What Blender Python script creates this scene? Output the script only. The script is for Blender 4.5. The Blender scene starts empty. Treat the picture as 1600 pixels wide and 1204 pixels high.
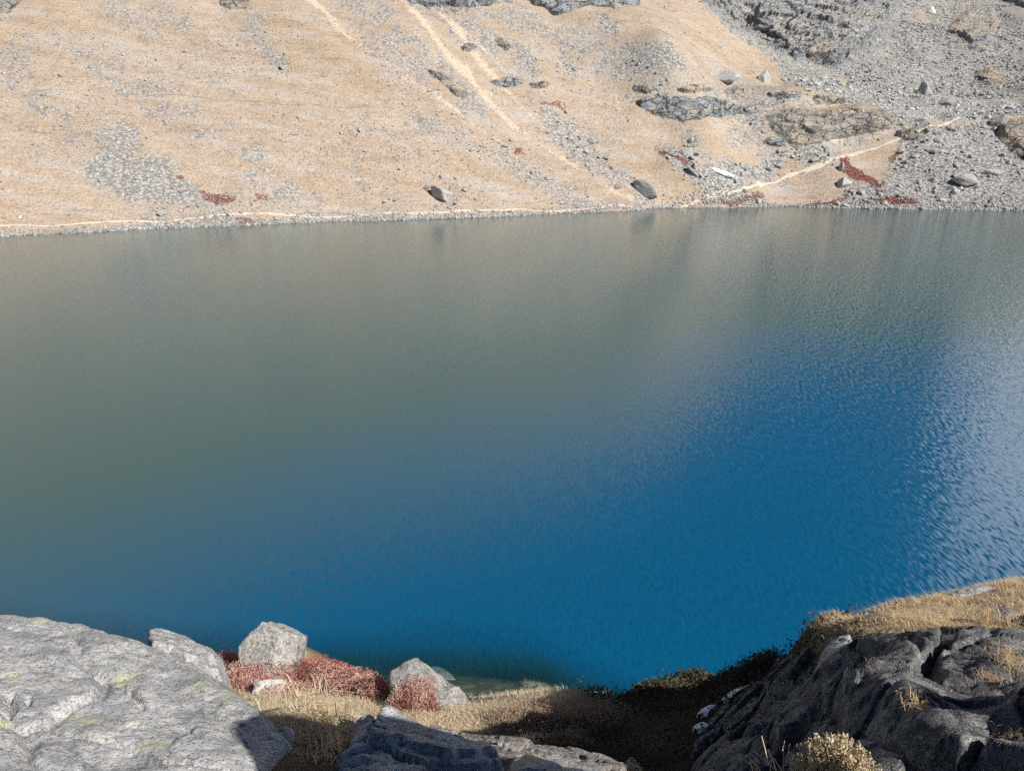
import bpy, math
import numpy as np
from mathutils import Vector, Matrix
RNG = np.random.default_rng(7)
R = math.radians
SC = bpy.context.scene
COL = SC.collection

# ------------------------------------------------------------------ camera, sky, sun, exposure
CAM = np.array([0.0, 0.0, 16.0])          # 16 m above the lake
PITCH = R(17.5)
FPX = 1232.0                              # focal length in pixels of the 1600 x 1204 photograph
cam = bpy.data.cameras.new('camera'); co = bpy.data.objects.new('camera', cam); COL.objects.link(co)
cam.sensor_width = 36.0; cam.lens = 36.0*FPX/1600.0; cam.clip_start = 0.05; cam.clip_end = 6000
co.location = CAM; co.rotation_euler = (R(90)-PITCH, 0, 0)
SC.camera = co
SUN_AZ, SUN_EL = R(132), R(38)            # azimuth clockwise from the view direction (+y), elevation
SUN = np.array([math.sin(SUN_AZ)*math.cos(SUN_EL), math.cos(SUN_AZ)*math.cos(SUN_EL), math.sin(SUN_EL)])
w = bpy.data.worlds.new('World'); SC.world = w; w.use_nodes = True
nt = w.node_tree; bg = nt.nodes['Background']
sky = nt.nodes.new('ShaderNodeTexSky'); sky.sky_type = 'NISHITA'; sky.sun_disc = False
sky.sun_elevation = SUN_EL; sky.sun_rotation = SUN_AZ; sky.altitude = 4300; sky.air_density = 1.0; sky.dust_density = 0.4; sky.ozone_density = 3.0
nt.links.new(sky.outputs[0], bg.inputs[0]); bg.inputs[1].default_value = 0.06
sl = bpy.data.lights.new('sun', 'SUN'); sl.energy = 4.8; sl.angle = R(0.5); sl.color = (1.0, 0.95, 0.87)
so = bpy.data.objects.new('sun', sl); COL.objects.link(so)
so.rotation_euler = Vector(-SUN).to_track_quat('-Z', 'Y').to_euler()
SC.view_settings.view_transform = 'Standard'; SC.view_settings.look = 'None'
SC.view_settings.exposure = 0.57; SC.view_settings.gamma = 1.0; SC.view_settings.use_curve_mapping = False
SC.render.engine = 'CYCLES'
SC.cycles.max_bounces = 6; SC.cycles.diffuse_bounces = 2; SC.cycles.glossy_bounces = 2; SC.cycles.transparent_max_bounces = 8
SC.cycles.use_denoising = False; SC.cycles.use_adaptive_sampling = True; SC.cycles.adaptive_threshold = 0.02
SC.cycles.sample_clamp_indirect = 6.0

# ------------------------------------------------------------------ numeric helpers
def ray(px, py):
    px = np.asarray(px, float); py = np.asarray(py, float)
    u = (px-800)/FPX; t = (602-py)/FPX
    return np.stack([u, math.cos(PITCH)+t*math.sin(PITCH), -math.sin(PITCH)+t*math.cos(PITCH)], -1)
def at(px, py, d):
    r = ray(px, py); d = np.asarray(d, float)
    return CAM + r*(d/r[..., 1])[..., None]
def pts(*l):
    a = np.array(l, float); return at(a[:, 0], a[:, 1], a[:, 2])
def hash3(i, j, k, s):
    h = (i.astype(np.int64)*374761393 + j.astype(np.int64)*668265263 + k.astype(np.int64)*2147483647 + s*974634777) & 0xFFFFFFFF
    h = ((h ^ (h >> 13))*1274126177) & 0xFFFFFFFF
    h = ((h ^ (h >> 16))*2246822519) & 0xFFFFFFFF
    return ((h ^ (h >> 15)) & 0xFFFFFF)/float(0xFFFFFF)
def vnoise(P, s=0):
    """value noise in -1..1 at points (N,3)"""
    i = np.floor(P); f = P-i; i = i.astype(np.int64); f = f*f*f*(f*(f*6-15)+10)
    out = 0
    for a in (0, 1):
        for b in (0, 1):
            for c in (0, 1):
                wgt = (f[..., 0] if a else 1-f[..., 0])*(f[..., 1] if b else 1-f[..., 1])*(f[..., 2] if c else 1-f[..., 2])
                out = out + wgt*hash3(i[..., 0]+a, i[..., 1]+b, i[..., 2]+c, s)
    return out*2-1
def fbm(P, scale, octs=4, s=0, gain=0.5):
    P = np.asarray(P, float)
    if P.shape[-1] == 2: P = np.concatenate([P, np.zeros(P.shape[:-1]+(1,))], -1)
    out = 0; a = 1.0; f = 1.0/scale; tot = 0
    for o in range(octs):
        out = out + a*vnoise(P*f+o*17.3, s+o); tot += a; a *= gain; f *= 2.03
    return out/tot
def facets(P, scale, s=0, tilt=0.8):
    """worley cells, each a tilted plane: broken-rock relief (0..1) and distance to the cell border"""
    Q = np.asarray(P, float)/scale; i = np.floor(Q).astype(np.int64)
    b1 = np.full(Q.shape[0], 9e9); b2 = b1.copy(); val = np.zeros(Q.shape[0])
    for a in (-1, 0, 1):
        for b in (-1, 0, 1):
            for c in (-1, 0, 1):
                ci = i+np.array([a, b, c])
                r = [hash3(ci[:, 0], ci[:, 1], ci[:, 2], s+k) for k in range(7)]
                fp = ci+np.stack(r[:3], -1)
                df = Q-fp; d = np.sqrt((df*df).sum(-1))
                tl = np.stack(r[4:7], -1)-0.5
                v = r[3]+tilt*(tl*df).sum(-1)
                m = d < b1
                b2 = np.where(m, b1, np.minimum(b2, d)); val = np.where(m, v, val); b1 = np.where(m, d, b1)
    return val, b2-b1
def sstep(a, b, x):
    t = np.clip((x-a)/(b-a), 0, 1); return t*t*(3-2*t)
class RBF:
    def __init__(self, P, c, reg=1e-6):
        P = np.asarray(P, float); self.X = P[:, :2]; self.c = c; n = len(P)
        A = self.k(self.X); A = A+np.eye(n)*reg
        Q = np.c_[np.ones(n), self.X]; M = np.block([[A, Q], [Q.T, np.zeros((3, 3))]])
        self.w = np.linalg.lstsq(M, np.r_[P[:, 2], 0, 0, 0], rcond=None)[0]
    def k(self, X):
        d2 = (X*X).sum(1)[:, None]+(self.X*self.X).sum(1)[None]-2*X@self.X.T; return -np.sqrt(np.maximum(d2, 0)+self.c**2)
    def __call__(self, X):
        X = np.asarray(X, float)[..., :2]; sh = X.shape[:-1]; X = X.reshape(-1, 2); out = np.empty(len(X)); n = len(self.X)
        for a in range(0, len(X), 40000):
            S = X[a:a+40000]; out[a:a+40000] = self.k(S)@self.w[:n]+self.w[n]+S@self.w[n+1:]
        return out.reshape(sh)
class Grid:
    def __init__(self, f, x0, x1, y0, y1, st):
        self.x0, self.y0, self.st = x0, y0, st
        xs = np.arange(x0, x1+st, st); ys = np.arange(y0, y1+st, st)
        X, Y = np.meshgrid(xs, ys); self.Z = f(np.stack([X, Y], -1)); self.sh = self.Z.shape
    def __call__(self, P):
        u = np.clip((P[..., 0]-self.x0)/self.st, 0, self.sh[1]-1.001); v = np.clip((P[..., 1]-self.y0)/self.st, 0, self.sh[0]-1.001)
        i = u.astype(int); j = v.astype(int); a = u-i; b = v-j; Z = self.Z
        return (Z[j, i]*(1-a)+Z[j, i+1]*a)*(1-b)+(Z[j+1, i]*(1-a)+Z[j+1, i+1]*a)*b
    def normal(self, P, e=1.0):
        ex = np.array([e, 0]); ey = np.array([0, e]); Q = P[..., :2]
        n = np.stack([-(self(Q+ex)-self(Q-ex))/(2*e), -(self(Q+ey)-self(Q-ey))/(2*e), np.ones(Q.shape[:-1])], -1)
        return n/np.linalg.norm(n, axis=-1, keepdims=True)
    def hit(self, px, py, d0, d1, n):
        """first crossing of the sight lines with the surface, marching in y"""
        r = ray(px, py); r = r/r[..., 1:2]; sh = r.shape[:-1]; r = r.reshape(-1, 3)
        ds = d0*(d1/d0)**np.linspace(0, 1, n); out = np.full(len(r), d1); prev = None; done = np.zeros(len(r), bool)
        for k, d in enumerate(ds):
            P = CAM+r*d; g = P[:, 2]-self(P)
            if prev is not None:
                c = (~done) & (g <= 0) & (prev > 0)
                t = prev/(prev-g+1e-9); out = np.where(c, ds[k-1]+(d-ds[k-1])*t, out); done |= c
            prev = g
        P = CAM+r*out[:, None]
        return P.reshape(sh+(3,))
def polydist(P, poly):
    """signed distance to a polygon in xy, positive inside"""
    P = np.asarray(P, float)[:, :2]; A = np.asarray(poly, float)[:, :2]; B = np.roll(A, -1, 0)
    best = np.full(len(P), 9e9); ins = np.zeros(len(P), bool)
    for a, b in zip(A, B):
        e = b-a; t = np.clip(((P-a)@e)/(e@e+1e-12), 0, 1); q = P-a-t[:, None]*e
        best = np.minimum(best, (q*q).sum(-1))
        c = (a[1] > P[:, 1]) != (b[1] > P[:, 1])
        xi = a[0]+(P[:, 1]-a[1])*(b[0]-a[0])/(b[1]-a[1]+1e-12); ins ^= c & (P[:, 0] < xi)
    d = np.sqrt(best); return np.where(ins, d, -d)
def linedist(P, line, width):
    """distance to a polyline minus its local half width; negative inside"""
    P = np.asarray(P, float)[:, :2]; L = np.asarray(line, float)[:, :2]; best = np.full(len(P), 9e9)
    for k in range(len(L)-1):
        e = L[k+1]-L[k]; t = np.clip(((P-L[k])@e)/(e@e+1e-12), 0, 1); q = P-L[k]-t[:, None]*e
        best = np.minimum(best, np.sqrt((q*q).sum(-1))-(width[k]*(1-t)+width[k+1]*t))
    return best

# ------------------------------------------------------------------ mesh and property helpers
def mesh_data(name, V, F, smooth=False, attrs=None):
    """F: list of arrays, each (n, k) with k corners"""
    me = bpy.data.meshes.new(name); V = np.asarray(V, np.float32)
    if not isinstance(F, (list, tuple)): F = [F]
    F = [np.asarray(f, np.int32) for f in F if len(f)]
    me.vertices.add(len(V)); me.vertices.foreach_set('co', V.ravel())
    loops = np.concatenate([f.ravel() for f in F]); tot = np.concatenate([np.full(len(f), f.shape[1], np.int32) for f in F])
    start = np.r_[0, np.cumsum(tot)[:-1]].astype(np.int32)
    me.loops.add(len(loops)); me.loops.foreach_set('vertex_index', loops)
    me.polygons.add(len(tot)); me.polygons.foreach_set('loop_start', start); me.polygons.foreach_set('loop_total', tot)
    me.polygons.foreach_set('use_smooth', np.full(len(tot), bool(smooth)))
    for k, a in (attrs or {}).items():
        at_ = me.attributes.new(k, 'FLOAT', 'POINT'); at_.data.foreach_set('value', np.asarray(a, np.float32))
    me.update(calc_edges=True); me.validate()
    return me
def link(name, me, mat=None, parent=None, loc=None):
    o = bpy.data.objects.new(name, me); COL.objects.link(o)
    if mat is not None and me is not None and not me.materials: me.materials.append(mat)
    if parent is not None: o.parent = parent
    if loc is not None: o.location = loc
    return o
def bits(o):
    o['kind'] = 'stuff'; return o
def tag(o, label, cat, group=None):
    o['label'] = label; o['category'] = cat
    if group: o['group'] = group
    return o
def kind(o, k, label=None, cat=None):
    o['kind'] = k
    if label: o['label'] = label
    if cat: o['category'] = cat
    return o
def grid_faces(nr, nc, keep=None):
    i = np.arange(nr-1)[:, None]*nc+np.arange(nc-1)[None]
    F = np.stack([i, i+1, i+nc+1, i+nc], -1).reshape(-1, 4)
    return F if keep is None else F[keep[F].all(1)]
def compact(V, F, attrs):
    used = np.unique(F); m = np.full(len(V), -1); m[used] = np.arange(len(used))
    return V[used], m[F], {k: a[used] for k, a in attrs.items()}

# ------------------------------------------------------------------ material helpers
class M:
    def __init__(self, name):
        self.m = bpy.data.materials.new(name); self.m.use_nodes = True; self.t = self.m.node_tree
        for n in list(self.t.nodes): self.t.nodes.remove(n)
        self.out = self.n('ShaderNodeOutputMaterial')
        self.geo = self.n('ShaderNodeNewGeometry'); self.pos = self.geo.outputs['Position']
    def n(self, ty, **kw):
        n = self.t.nodes.new(ty)
        for k, v in kw.items(): setattr(n, k, v)
        return n
    def set(self, sock, v):
        if hasattr(v, 'is_linked') or isinstance(v, bpy.types.NodeSocket): self.t.links.new(v, sock)
        elif v is not None: sock.default_value = v
    def noise(self, scale, detail=4, rough=0.55, vec=None, out='Fac', dist=0.0):
        n = self.n('ShaderNodeTexNoise'); self.set(n.inputs['Vector'], self.pos if vec is None else vec)
        n.inputs['Scale'].default_value = scale; n.inputs['Detail'].default_value = detail; n.inputs['Roughness'].default_value = rough; n.inputs['Distortion'].default_value = dist
        return n.outputs[out]
    def voro(self, scale, feat='F1', out='Distance', vec=None, rand=1.0):
        n = self.n('ShaderNodeTexVoronoi', feature=feat); self.set(n.inputs['Vector'], self.pos if vec is None else vec)
        n.inputs['Scale'].default_value = scale; n.inputs['Randomness'].default_value = rand
        return n.outputs[out]
    def ramp(self, fac, stops, interp='LINEAR'):
        n = self.n('ShaderNodeValToRGB'); self.set(n.inputs[0], fac); cr = n.color_ramp; cr.interpolation = interp
        while len(cr.elements) < len(stops): cr.elements.new(0.5)
        for e, (p, c) in zip(cr.elements, stops):
            e.position = p; e.color = (c, c, c, 1) if isinstance(c, (int, float)) else tuple(c)+(1,)
        return n.outputs[0]
    def mix(self, f, a, b, mode='MIX'):
        n = self.n('ShaderNodeMix', data_type='RGBA', blend_type=mode)
        self.set(n.inputs[0], f)
        for s, v in ((n.inputs[6], a), (n.inputs[7], b)):
            if isinstance(v, (tuple, list)): v = tuple(v)+(1,) if len(v) == 3 else v
            self.set(s, v)
        return n.outputs[2]
    def math(self, op, a, b=None, c=None):
        n = self.n('ShaderNodeMath', operation=op)
        for s, v in zip(n.inputs, (a, b, c)):
            if v is not None: self.set(s, v)
        return n.outputs[0]
    def vmath(self, op, a, b=None):
        n = self.n('ShaderNodeVectorMath', operation=op)
        for s, v in zip(n.inputs, (a, b)):
            if v is not None: self.set(s, v)
        return n.outputs[1] if op in ('DOT_PRODUCT', 'LENGTH') else n.outputs[0]
    def attr(self, name, out='Fac'):
        return self.n('ShaderNodeAttribute', attribute_name=name).outputs[out]
    def mapped(self, scale, rot=(0, 0, 0), vec=None):
        n = self.n('ShaderNodeMapping'); self.set(n.inputs[0], self.pos if vec is None else vec)
        n.inputs['Scale'].default_value = scale; n.inputs['Rotation'].default_value = rot
        return n.outputs[0]
    def bump(self, h, strength, dist, nrm=None):
        n = self.n('ShaderNodeBump'); self.set(n.inputs['Height'], h); n.inputs['Strength'].default_value = strength; n.inputs['Distance'].default_value = dist
        if nrm is not None: self.set(n.inputs['Normal'], nrm)
        return n.outputs[0]
    def principled(self, col, rough=0.85, nrm=None, spec=0.3, **kw):
        b = self.n('ShaderNodeBsdfPrincipled')
        if isinstance(col, (tuple, list)): col = tuple(col)+(1,)
        self.set(b.inputs['Base Color'], col); self.set(b.inputs['Roughness'], rough); b.inputs['Specular IOR Level'].default_value = spec
        if nrm is not None: self.set(b.inputs['Normal'], nrm)
        self.t.links.new(b.outputs[0], self.out.inputs[0]); return self.m

def mat_far_slope():
    m = M('dry_grass_slope')
    big = m.noise(0.035, 4); mid = m.noise(0.35, 5, 0.6); fine = m.noise(2.6, 4, 0.7)
    g = m.mix(m.ramp(big, [(0.35, 0.0), (0.65, 1.0)]), (0.36, 0.278, 0.207), (0.34, 0.254, 0.178))
    g = m.mix(m.ramp(mid, [(0.35, 0.0), (0.62, 1.0)]), g, (0.39, 0.316, 0.25))
    streak = m.noise(1.0, 5, 0.65, vec=m.mapped((0.03, 0.28, 0.02), (0, 0, R(25.5))))
    g = m.mix(m.ramp(streak, [(0.48, 0.0), (0.62, 0.8)]), g, (0.395, 0.355, 0.315))
    g = m.mix(m.ramp(streak, [(0.32, 0.55), (0.46, 0.0)]), g, (0.285, 0.205, 0.135))
    terr = m.noise(1.0, 3, 0.6, vec=m.mapped((0.10, 0.10, 1.1)))
    g = m.mix(m.ramp(terr, [(0.34, 0.35), (0.45, 0.0)]), g, (0.22, 0.16, 0.11))
    g = m.mix(m.ramp(fine, [(0.34, 0.8), (0.49, 0.0)]), g, (0.17, 0.125, 0.085))
    g = m.mix(m.ramp(fine, [(0.54, 0.0), (0.68, 0.7)]), g, (0.50, 0.43, 0.345))
    # grey scree: speckled stones with dark gaps
    v = m.voro(1.5, out='Color'); vd = m.voro(1.5)
    st = m.mix(m.math('MULTIPLY', 1.0, m.ramp(v, [(0.0, 0.0), (1.0, 1.0)])), (0.26, 0.255, 0.25), (0.48, 0.47, 0.455))
    st = m.mix(m.ramp(vd, [(0.30, 0.0), (0.62, 0.75)]), st, (0.10, 0.095, 0.09))
    st = m.mix(m.ramp(m.noise(4.0, 3), [(0.55, 0.0), (0.75, 0.6)]), st, (0.50, 0.49, 0.47))
    f = m.math('ADD', m.attr('scree'), m.math('ADD', m.math('MULTIPLY', m.math('SUBTRACT', m.noise(0.5, 3, 0.6), 0.5), 0.9), m.math('MULTIPLY', m.math('SUBTRACT', m.noise(2.4, 4, 0.75), 0.5), 2.0)))
    c = m.mix(m.ramp(f, [(0.34, 0.0), (0.72, 1.0)]), g, st)
    # bare pale soil in the gullies
    fe = m.math('ADD', m.attr('soil'), m.math('MULTIPLY', m.math('SUBTRACT', m.noise(1.5, 5, 0.8), 0.5), 2.8))
    soil = m.mix(m.noise(1.4, 4), (0.56, 0.46, 0.35), (0.44, 0.36, 0.28))
    c = m.mix(m.ramp(fe, [(0.42, 0.0), (0.56, 1.0)]), c, soil)
    fr = m.math('ADD', m.attr('red'), m.math('MULTIPLY', m.math('SUBTRACT', m.noise(0.9, 4, 0.7), 0.5), 1.3))
    c = m.mix(m.ramp(fr, [(0.45, 0.0), (0.58, 0.8)]), c, (0.21, 0.085, 0.075))
    fk = m.math('ADD', m.attr('heath'), m.math('MULTIPLY', m.math('SUBTRACT', m.noise(0.7, 5, 0.75), 0.5), 1.6))
    c = m.mix(m.ramp(fk, [(0.45, 0.0), (0.62, 0.85)]), c, (0.13, 0.095, 0.075))
    wet = m.attr('wet')
    c = m.mix(wet, c, (0.09, 0.085, 0.07))
    n1 = m.bump(m.noise(0.9, 5, 0.7), 0.6, 0.6); n1 = m.bump(terr, 0.5, 0.35, n1)
    n1 = m.bump(fine, 0.5, 0.12, n1)
    return m.principled(c, 0.95, n1, 0.1)
def mat_stone(name, a, b, scale=3.0, rim=None):
    m = M(name); o = m.n('ShaderNodeObjectInfo'); tc = m.n('ShaderNodeTexCoord')
    t = m.attr('tone')
    c = m.mix(t, a, b)
    c = m.mix(o.outputs['Random'], c, m.mix(0.5, c, (0.36, 0.34, 0.31)))
    nz = m.noise(scale, 5, 0.7)
    c = m.mix(m.ramp(nz, [(0.38, 0.55), (0.52, 0.0)]), c, (0.11, 0.105, 0.10))
    c = m.mix(m.ramp(m.noise(scale*2.3, 4, 0.6), [(0.56, 0.0), (0.72, 0.55)]), c, (0.55, 0.54, 0.51))
    return m.principled(c, 0.9, m.bump(nz, 0.5, 0.25/scale), 0.2)
def mat_crag(name, a, b, warm, stain=0.4, ledge=0.9):
    m = M(name)
    v = m.mapped((0.35, 0.8, 1.1), (0, R(36), 0))
    s1 = m.noise(0.6, 6, 0.72, vec=v)
    c = m.mix(m.ramp(s1, [(0.36, 0.0), (0.64, 1.0)]), a, b)
    c = m.mix(m.ramp(m.noise(0.22, 5, 0.7), [(0.52, 0.0), (0.60, 0.7)]), c, warm)
    c = m.mix(m.ramp(m.noise(1.5, 5, 0.78, vec=v), [(0.34, 0.85), (0.45, 0.0)]), c, tuple(x*0.35 for x in a))
    crk = m.voro(0.42, 'DISTANCE_TO_EDGE', vec=m.mapped((0.4, 1.0, 1.25), (0, R(33), 0)))
    crk = m.math('ADD', crk, m.math('MULTIPLY', m.math('SUBTRACT', m.noise(1.3, 5, 0.7), 0.5), 0.22))
    c = m.mix(m.ramp(crk, [(0.02, stain), (0.06, 0.0)]), c, (0.05, 0.05, 0.055))
    c = m.mix(m.ramp(m.noise(2.6, 4, 0.75), [(0.56, 0.0), (0.70, 0.6)]), c, (0.60, 0.59, 0.56))
    nz = m.n('ShaderNodeSeparateXYZ'); m.set(nz.inputs[0], m.geo.outputs['Normal'])
    lf = m.math('ADD', nz.outputs[2], m.math('MULTIPLY', m.math('SUBTRACT', m.noise(0.8, 4, 0.7), 0.5), 0.7))
    c = m.mix(m.ramp(lf, [(0.84, 0.0), (0.98, ledge)]), c, (0.42, 0.315, 0.20))       # dry grass on the ledges
    n1 = m.bump(s1, 0.9, 0.9); n1 = m.bump(m.noise(2.2, 5, 0.78), 0.7, 0.3, n1)
    return m.principled(c, 0.9, n1, 0.2)
def mat_near_rock(name, dark, light, lichen=0.5, pale=0.5, scale=1.0, black=0.3):
    m = M(name); P = m.pos
    big = m.noise(1.6*scale, 5, 0.6); mid = m.noise(9*scale, 6, 0.7); fine = m.noise(70*scale, 4, 0.8); gr = m.noise(190*scale, 2, 0.7)
    streaks = m.noise(7*scale, 5, 0.65, vec=m.mapped((0.5, 1.8, 1.8), (0, 0, R(-32))))
    c = m.mix(m.ramp(big, [(0.32, 0.0), (0.68, 1.0)]), dark, light)
    c = m.mix(m.ramp(streaks, [(0.40, 0.65), (0.55, 0.0)]), c, tuple(x*0.60 for x in dark))
    c = m.mix(m.ramp(mid, [(0.50, 0.0), (0.62, pale)]), c, (0.64, 0.62, 0.58))
    c = m.mix(m.ramp(fine, [(0.38, 0.85), (0.51, 0.0)]), c, tuple(x*0.3 for x in dark))
    c = m.mix(m.ramp(gr, [(0.55, 0.0), (0.72, 0.7)]), c, (0.66, 0.65, 0.63))
    if black: c = m.mix(m.ramp(m.noise(17*scale, 4, 0.7), [(0.30, black), (0.40, 0.0)]), c, (0.035, 0.04, 0.045))
    if lichen:
        lf = m.math('ADD', m.attr('lichen'), m.math('MULTIPLY', m.math('SUBTRACT', m.noise(14*scale, 5, 0.7), 0.5), 1.6))
        c = m.mix(m.ramp(lf, [(0.66, 0.0), (1.05, lichen)]), c, (0.47, 0.49, 0.27))
        c = m.mix(m.ramp(m.noise(5.3*scale, 5, 0.7), [(0.60, 0.0), (0.70, lichen*0.45)]), c, (0.40, 0.43, 0.24))
    n1 = m.bump(mid, 0.55, 0.05/scale); n1 = m.bump(streaks, 0.5, 0.03/scale, n1); n1 = m.bump(fine, 0.8, 0.014/scale, n1)
    return m.principled(c, 0.85, n1, 0.25)
def mat_blade(name, a, b, rough=0.7, trans=0.25, stops=None):
    m = M(name); t = m.attr('tone')
    c = m.ramp(t, stops) if stops else m.mix(t, a, b)
    d = m.n('ShaderNodeBsdfDiffuse'); m.set(d.inputs[0], c)
    tr = m.n('ShaderNodeBsdfTranslucent'); m.set(tr.inputs[0], c)
    mx = m.n('ShaderNodeMixShader'); mx.inputs[0].default_value = trans
    m.t.links.new(d.outputs[0], mx.inputs[1]); m.t.links.new(tr.outputs[0], mx.inputs[2]); m.t.links.new(mx.outputs[0], m.out.inputs[0])
    return m.m
def mat_plain(name, a, b, scale, rough=0.9, bump=0.02, spec=0.2):
    m = M(name); nz = m.noise(scale, 6, 0.7)
    c = m.mix(m.ramp(nz, [(0.3, 0.0), (0.7, 1.0)]), a, b)
    return m.principled(c, rough, m.bump(nz, 0.6, bump), spec)
def mat_ground():
    m = M('near_ground')
    nz = m.noise(6, 6, 0.7); f = m.noise(45, 4, 0.7)
    c = m.mix(m.ramp(nz, [(0.3, 0.0), (0.7, 1.0)]), (0.10, 0.075, 0.05), (0.26, 0.19, 0.12))
    dry = m.mix(f, (0.40, 0.30, 0.19), (0.60, 0.48, 0.32))
    c = m.mix(m.attr('dry'), c, dry)
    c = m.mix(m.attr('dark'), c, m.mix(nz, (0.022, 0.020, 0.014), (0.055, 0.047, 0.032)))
    c = m.mix(m.ramp(f, [(0.35, 0.5), (0.5, 0.0)]), c, (0.05, 0.04, 0.03))
    bed = m.mix(m.noise(1.6, 5, 0.75), (0.13, 0.11, 0.065), (0.34, 0.29, 0.195))
    bed = m.mix(m.ramp(m.voro(2.6), [(0.25, 0.0), (0.6, 0.7)]), bed, (0.06, 0.055, 0.04))
    c = m.mix(m.attr('bed'), c, bed)
    n1 = m.bump(nz, 0.7, 0.08); n1 = m.bump(f, 0.7, 0.02, n1)
    return m.principled(c, 0.95, n1, 0.1)
def mat_lake():
    m = M('lake_water')
    def wave(lam, ang, stretch, amp, seed, det=1.5, warp=0.0):
        """slope of a train of short crests: noise stretched along the crest, tilted along the travel direction"""
        ca, sa = math.cos(ang), math.sin(ang)
        mp = m.n('ShaderNodeMapping'); m.set(mp.inputs[0], m.pos)
        mp.inputs['Rotation'].default_value = (0, 0, -ang); mp.inputs['Scale'].default_value = (1/lam, 1/(lam*stretch), 1); mp.inputs['Location'].default_value = (seed*3.7, seed*1.9, seed)
        v = mp.outputs[0]
        f = m.noise(1.0, det, 0.45, vec=v, dist=warp)
        a = amp if not isinstance(amp, (int, float)) else amp
        s = m.math('MULTIPLY', m.math('SUBTRACT', f, 0.5), a)
        sep = m.n('ShaderNodeCombineXYZ'); m.set(sep.inputs[0], m.math('MULTIPLY', s, ca)); m.set(sep.inputs[1], m.math('MULTIPLY', s, sa)); sep.inputs[2].default_value = 0
        return sep.outputs[0]
    sx = m.n('ShaderNodeSeparateXYZ'); m.set(sx.inputs[0], m.pos); X, Y = sx.outputs[0], sx.outputs[1]
    gust = m.noise(0.022, 3, 0.55)
    right = m.n('ShaderNodeMapRange'); m.set(right.inputs[0], m.math('SUBTRACT', X, m.math('MULTIPLY', Y, 0.12))); right.inputs[1].default_value = 0; right.inputs[2].default_value = 24; right.inputs[3].default_value = 0.0; right.inputs[4].default_value = 1.0
    ampA = m.math('ADD', m.math('MULTIPLY', right.outputs[0], 0.42), m.math('ADD', 0.07, m.math('MULTIPLY', m.ramp(gust, [(0.4, 0.0), (0.65, 1.0)]), 0.10)))
    gust2 = m.noise(0.05, 3, 0.55, vec=m.mapped((1, 1, 1), (0, 0, 0.7)))
    ampB = m.math('ADD', 0.07, m.math('MULTIPLY', m.ramp(gust2, [(0.4, 0.0), (0.65, 1.0)]), 0.14))
    acc = wave(0.125, R(35), 4.5, ampA, 1, 1.5, 0.2)
    for v in (wave(0.11, R(-38), 4.5, ampB, 2, 1.5, 0.2), wave(0.5, R(58), 4.0, 0.03, 3, 1.0), wave(0.09, R(10), 3.0, 0.08, 4, 0.0)):
        acc = m.vmath('ADD', acc, v)
    nv = m.vmath('SUBTRACT', (0, 0, 1), acc); nv = m.vmath('NORMALIZE', nv)
    depth = m.attr('depth')
    trans = m.ramp(m.math('MULTIPLY', depth, 0.2), [(0.0, 0.97), (0.07, 0.85), (0.15, 0.62), (0.28, 0.26), (0.5, 0.0)])
    body_tint = m.math('ADD', m.math('ADD', m.math('MULTIPLY', m.math('MAXIMUM', m.math('MINIMUM', X, 20.0), -20.0), -0.019), m.math('MULTIPLY', m.math('SUBTRACT', Y, 28), 0.0205)), m.math('MULTIPLY', m.noise(0.03, 3), 0.6))       # reflection put partly into body colour: blue near bank, grey-green left and far
    deep = m.mix(m.ramp(body_tint, [(0.28, 0.0), (0.85, 1.0)]), (0.0012, 0.072, 0.160), (0.011, 0.068, 0.078))
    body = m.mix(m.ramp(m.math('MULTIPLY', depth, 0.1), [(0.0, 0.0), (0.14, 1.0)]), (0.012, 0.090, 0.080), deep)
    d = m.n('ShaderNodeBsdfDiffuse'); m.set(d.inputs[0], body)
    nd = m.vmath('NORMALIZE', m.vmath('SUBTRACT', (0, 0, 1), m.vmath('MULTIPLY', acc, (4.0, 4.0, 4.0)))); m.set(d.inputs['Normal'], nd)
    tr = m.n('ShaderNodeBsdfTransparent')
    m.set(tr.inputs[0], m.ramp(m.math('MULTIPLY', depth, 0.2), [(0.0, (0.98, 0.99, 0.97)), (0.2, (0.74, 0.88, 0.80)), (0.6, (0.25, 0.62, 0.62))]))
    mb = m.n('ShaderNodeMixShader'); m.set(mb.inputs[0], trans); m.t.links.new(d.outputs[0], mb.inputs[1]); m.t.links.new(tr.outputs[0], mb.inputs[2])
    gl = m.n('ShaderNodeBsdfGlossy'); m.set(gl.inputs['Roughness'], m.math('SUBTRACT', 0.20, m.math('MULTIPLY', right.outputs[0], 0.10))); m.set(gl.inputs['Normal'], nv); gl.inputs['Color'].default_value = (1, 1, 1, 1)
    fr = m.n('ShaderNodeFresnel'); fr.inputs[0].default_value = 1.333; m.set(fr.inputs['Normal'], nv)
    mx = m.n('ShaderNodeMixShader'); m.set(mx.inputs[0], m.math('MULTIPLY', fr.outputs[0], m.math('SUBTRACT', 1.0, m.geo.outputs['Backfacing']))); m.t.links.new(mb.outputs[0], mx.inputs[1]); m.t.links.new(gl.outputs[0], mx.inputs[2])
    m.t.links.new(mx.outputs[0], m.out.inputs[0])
    return m.m

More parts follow.
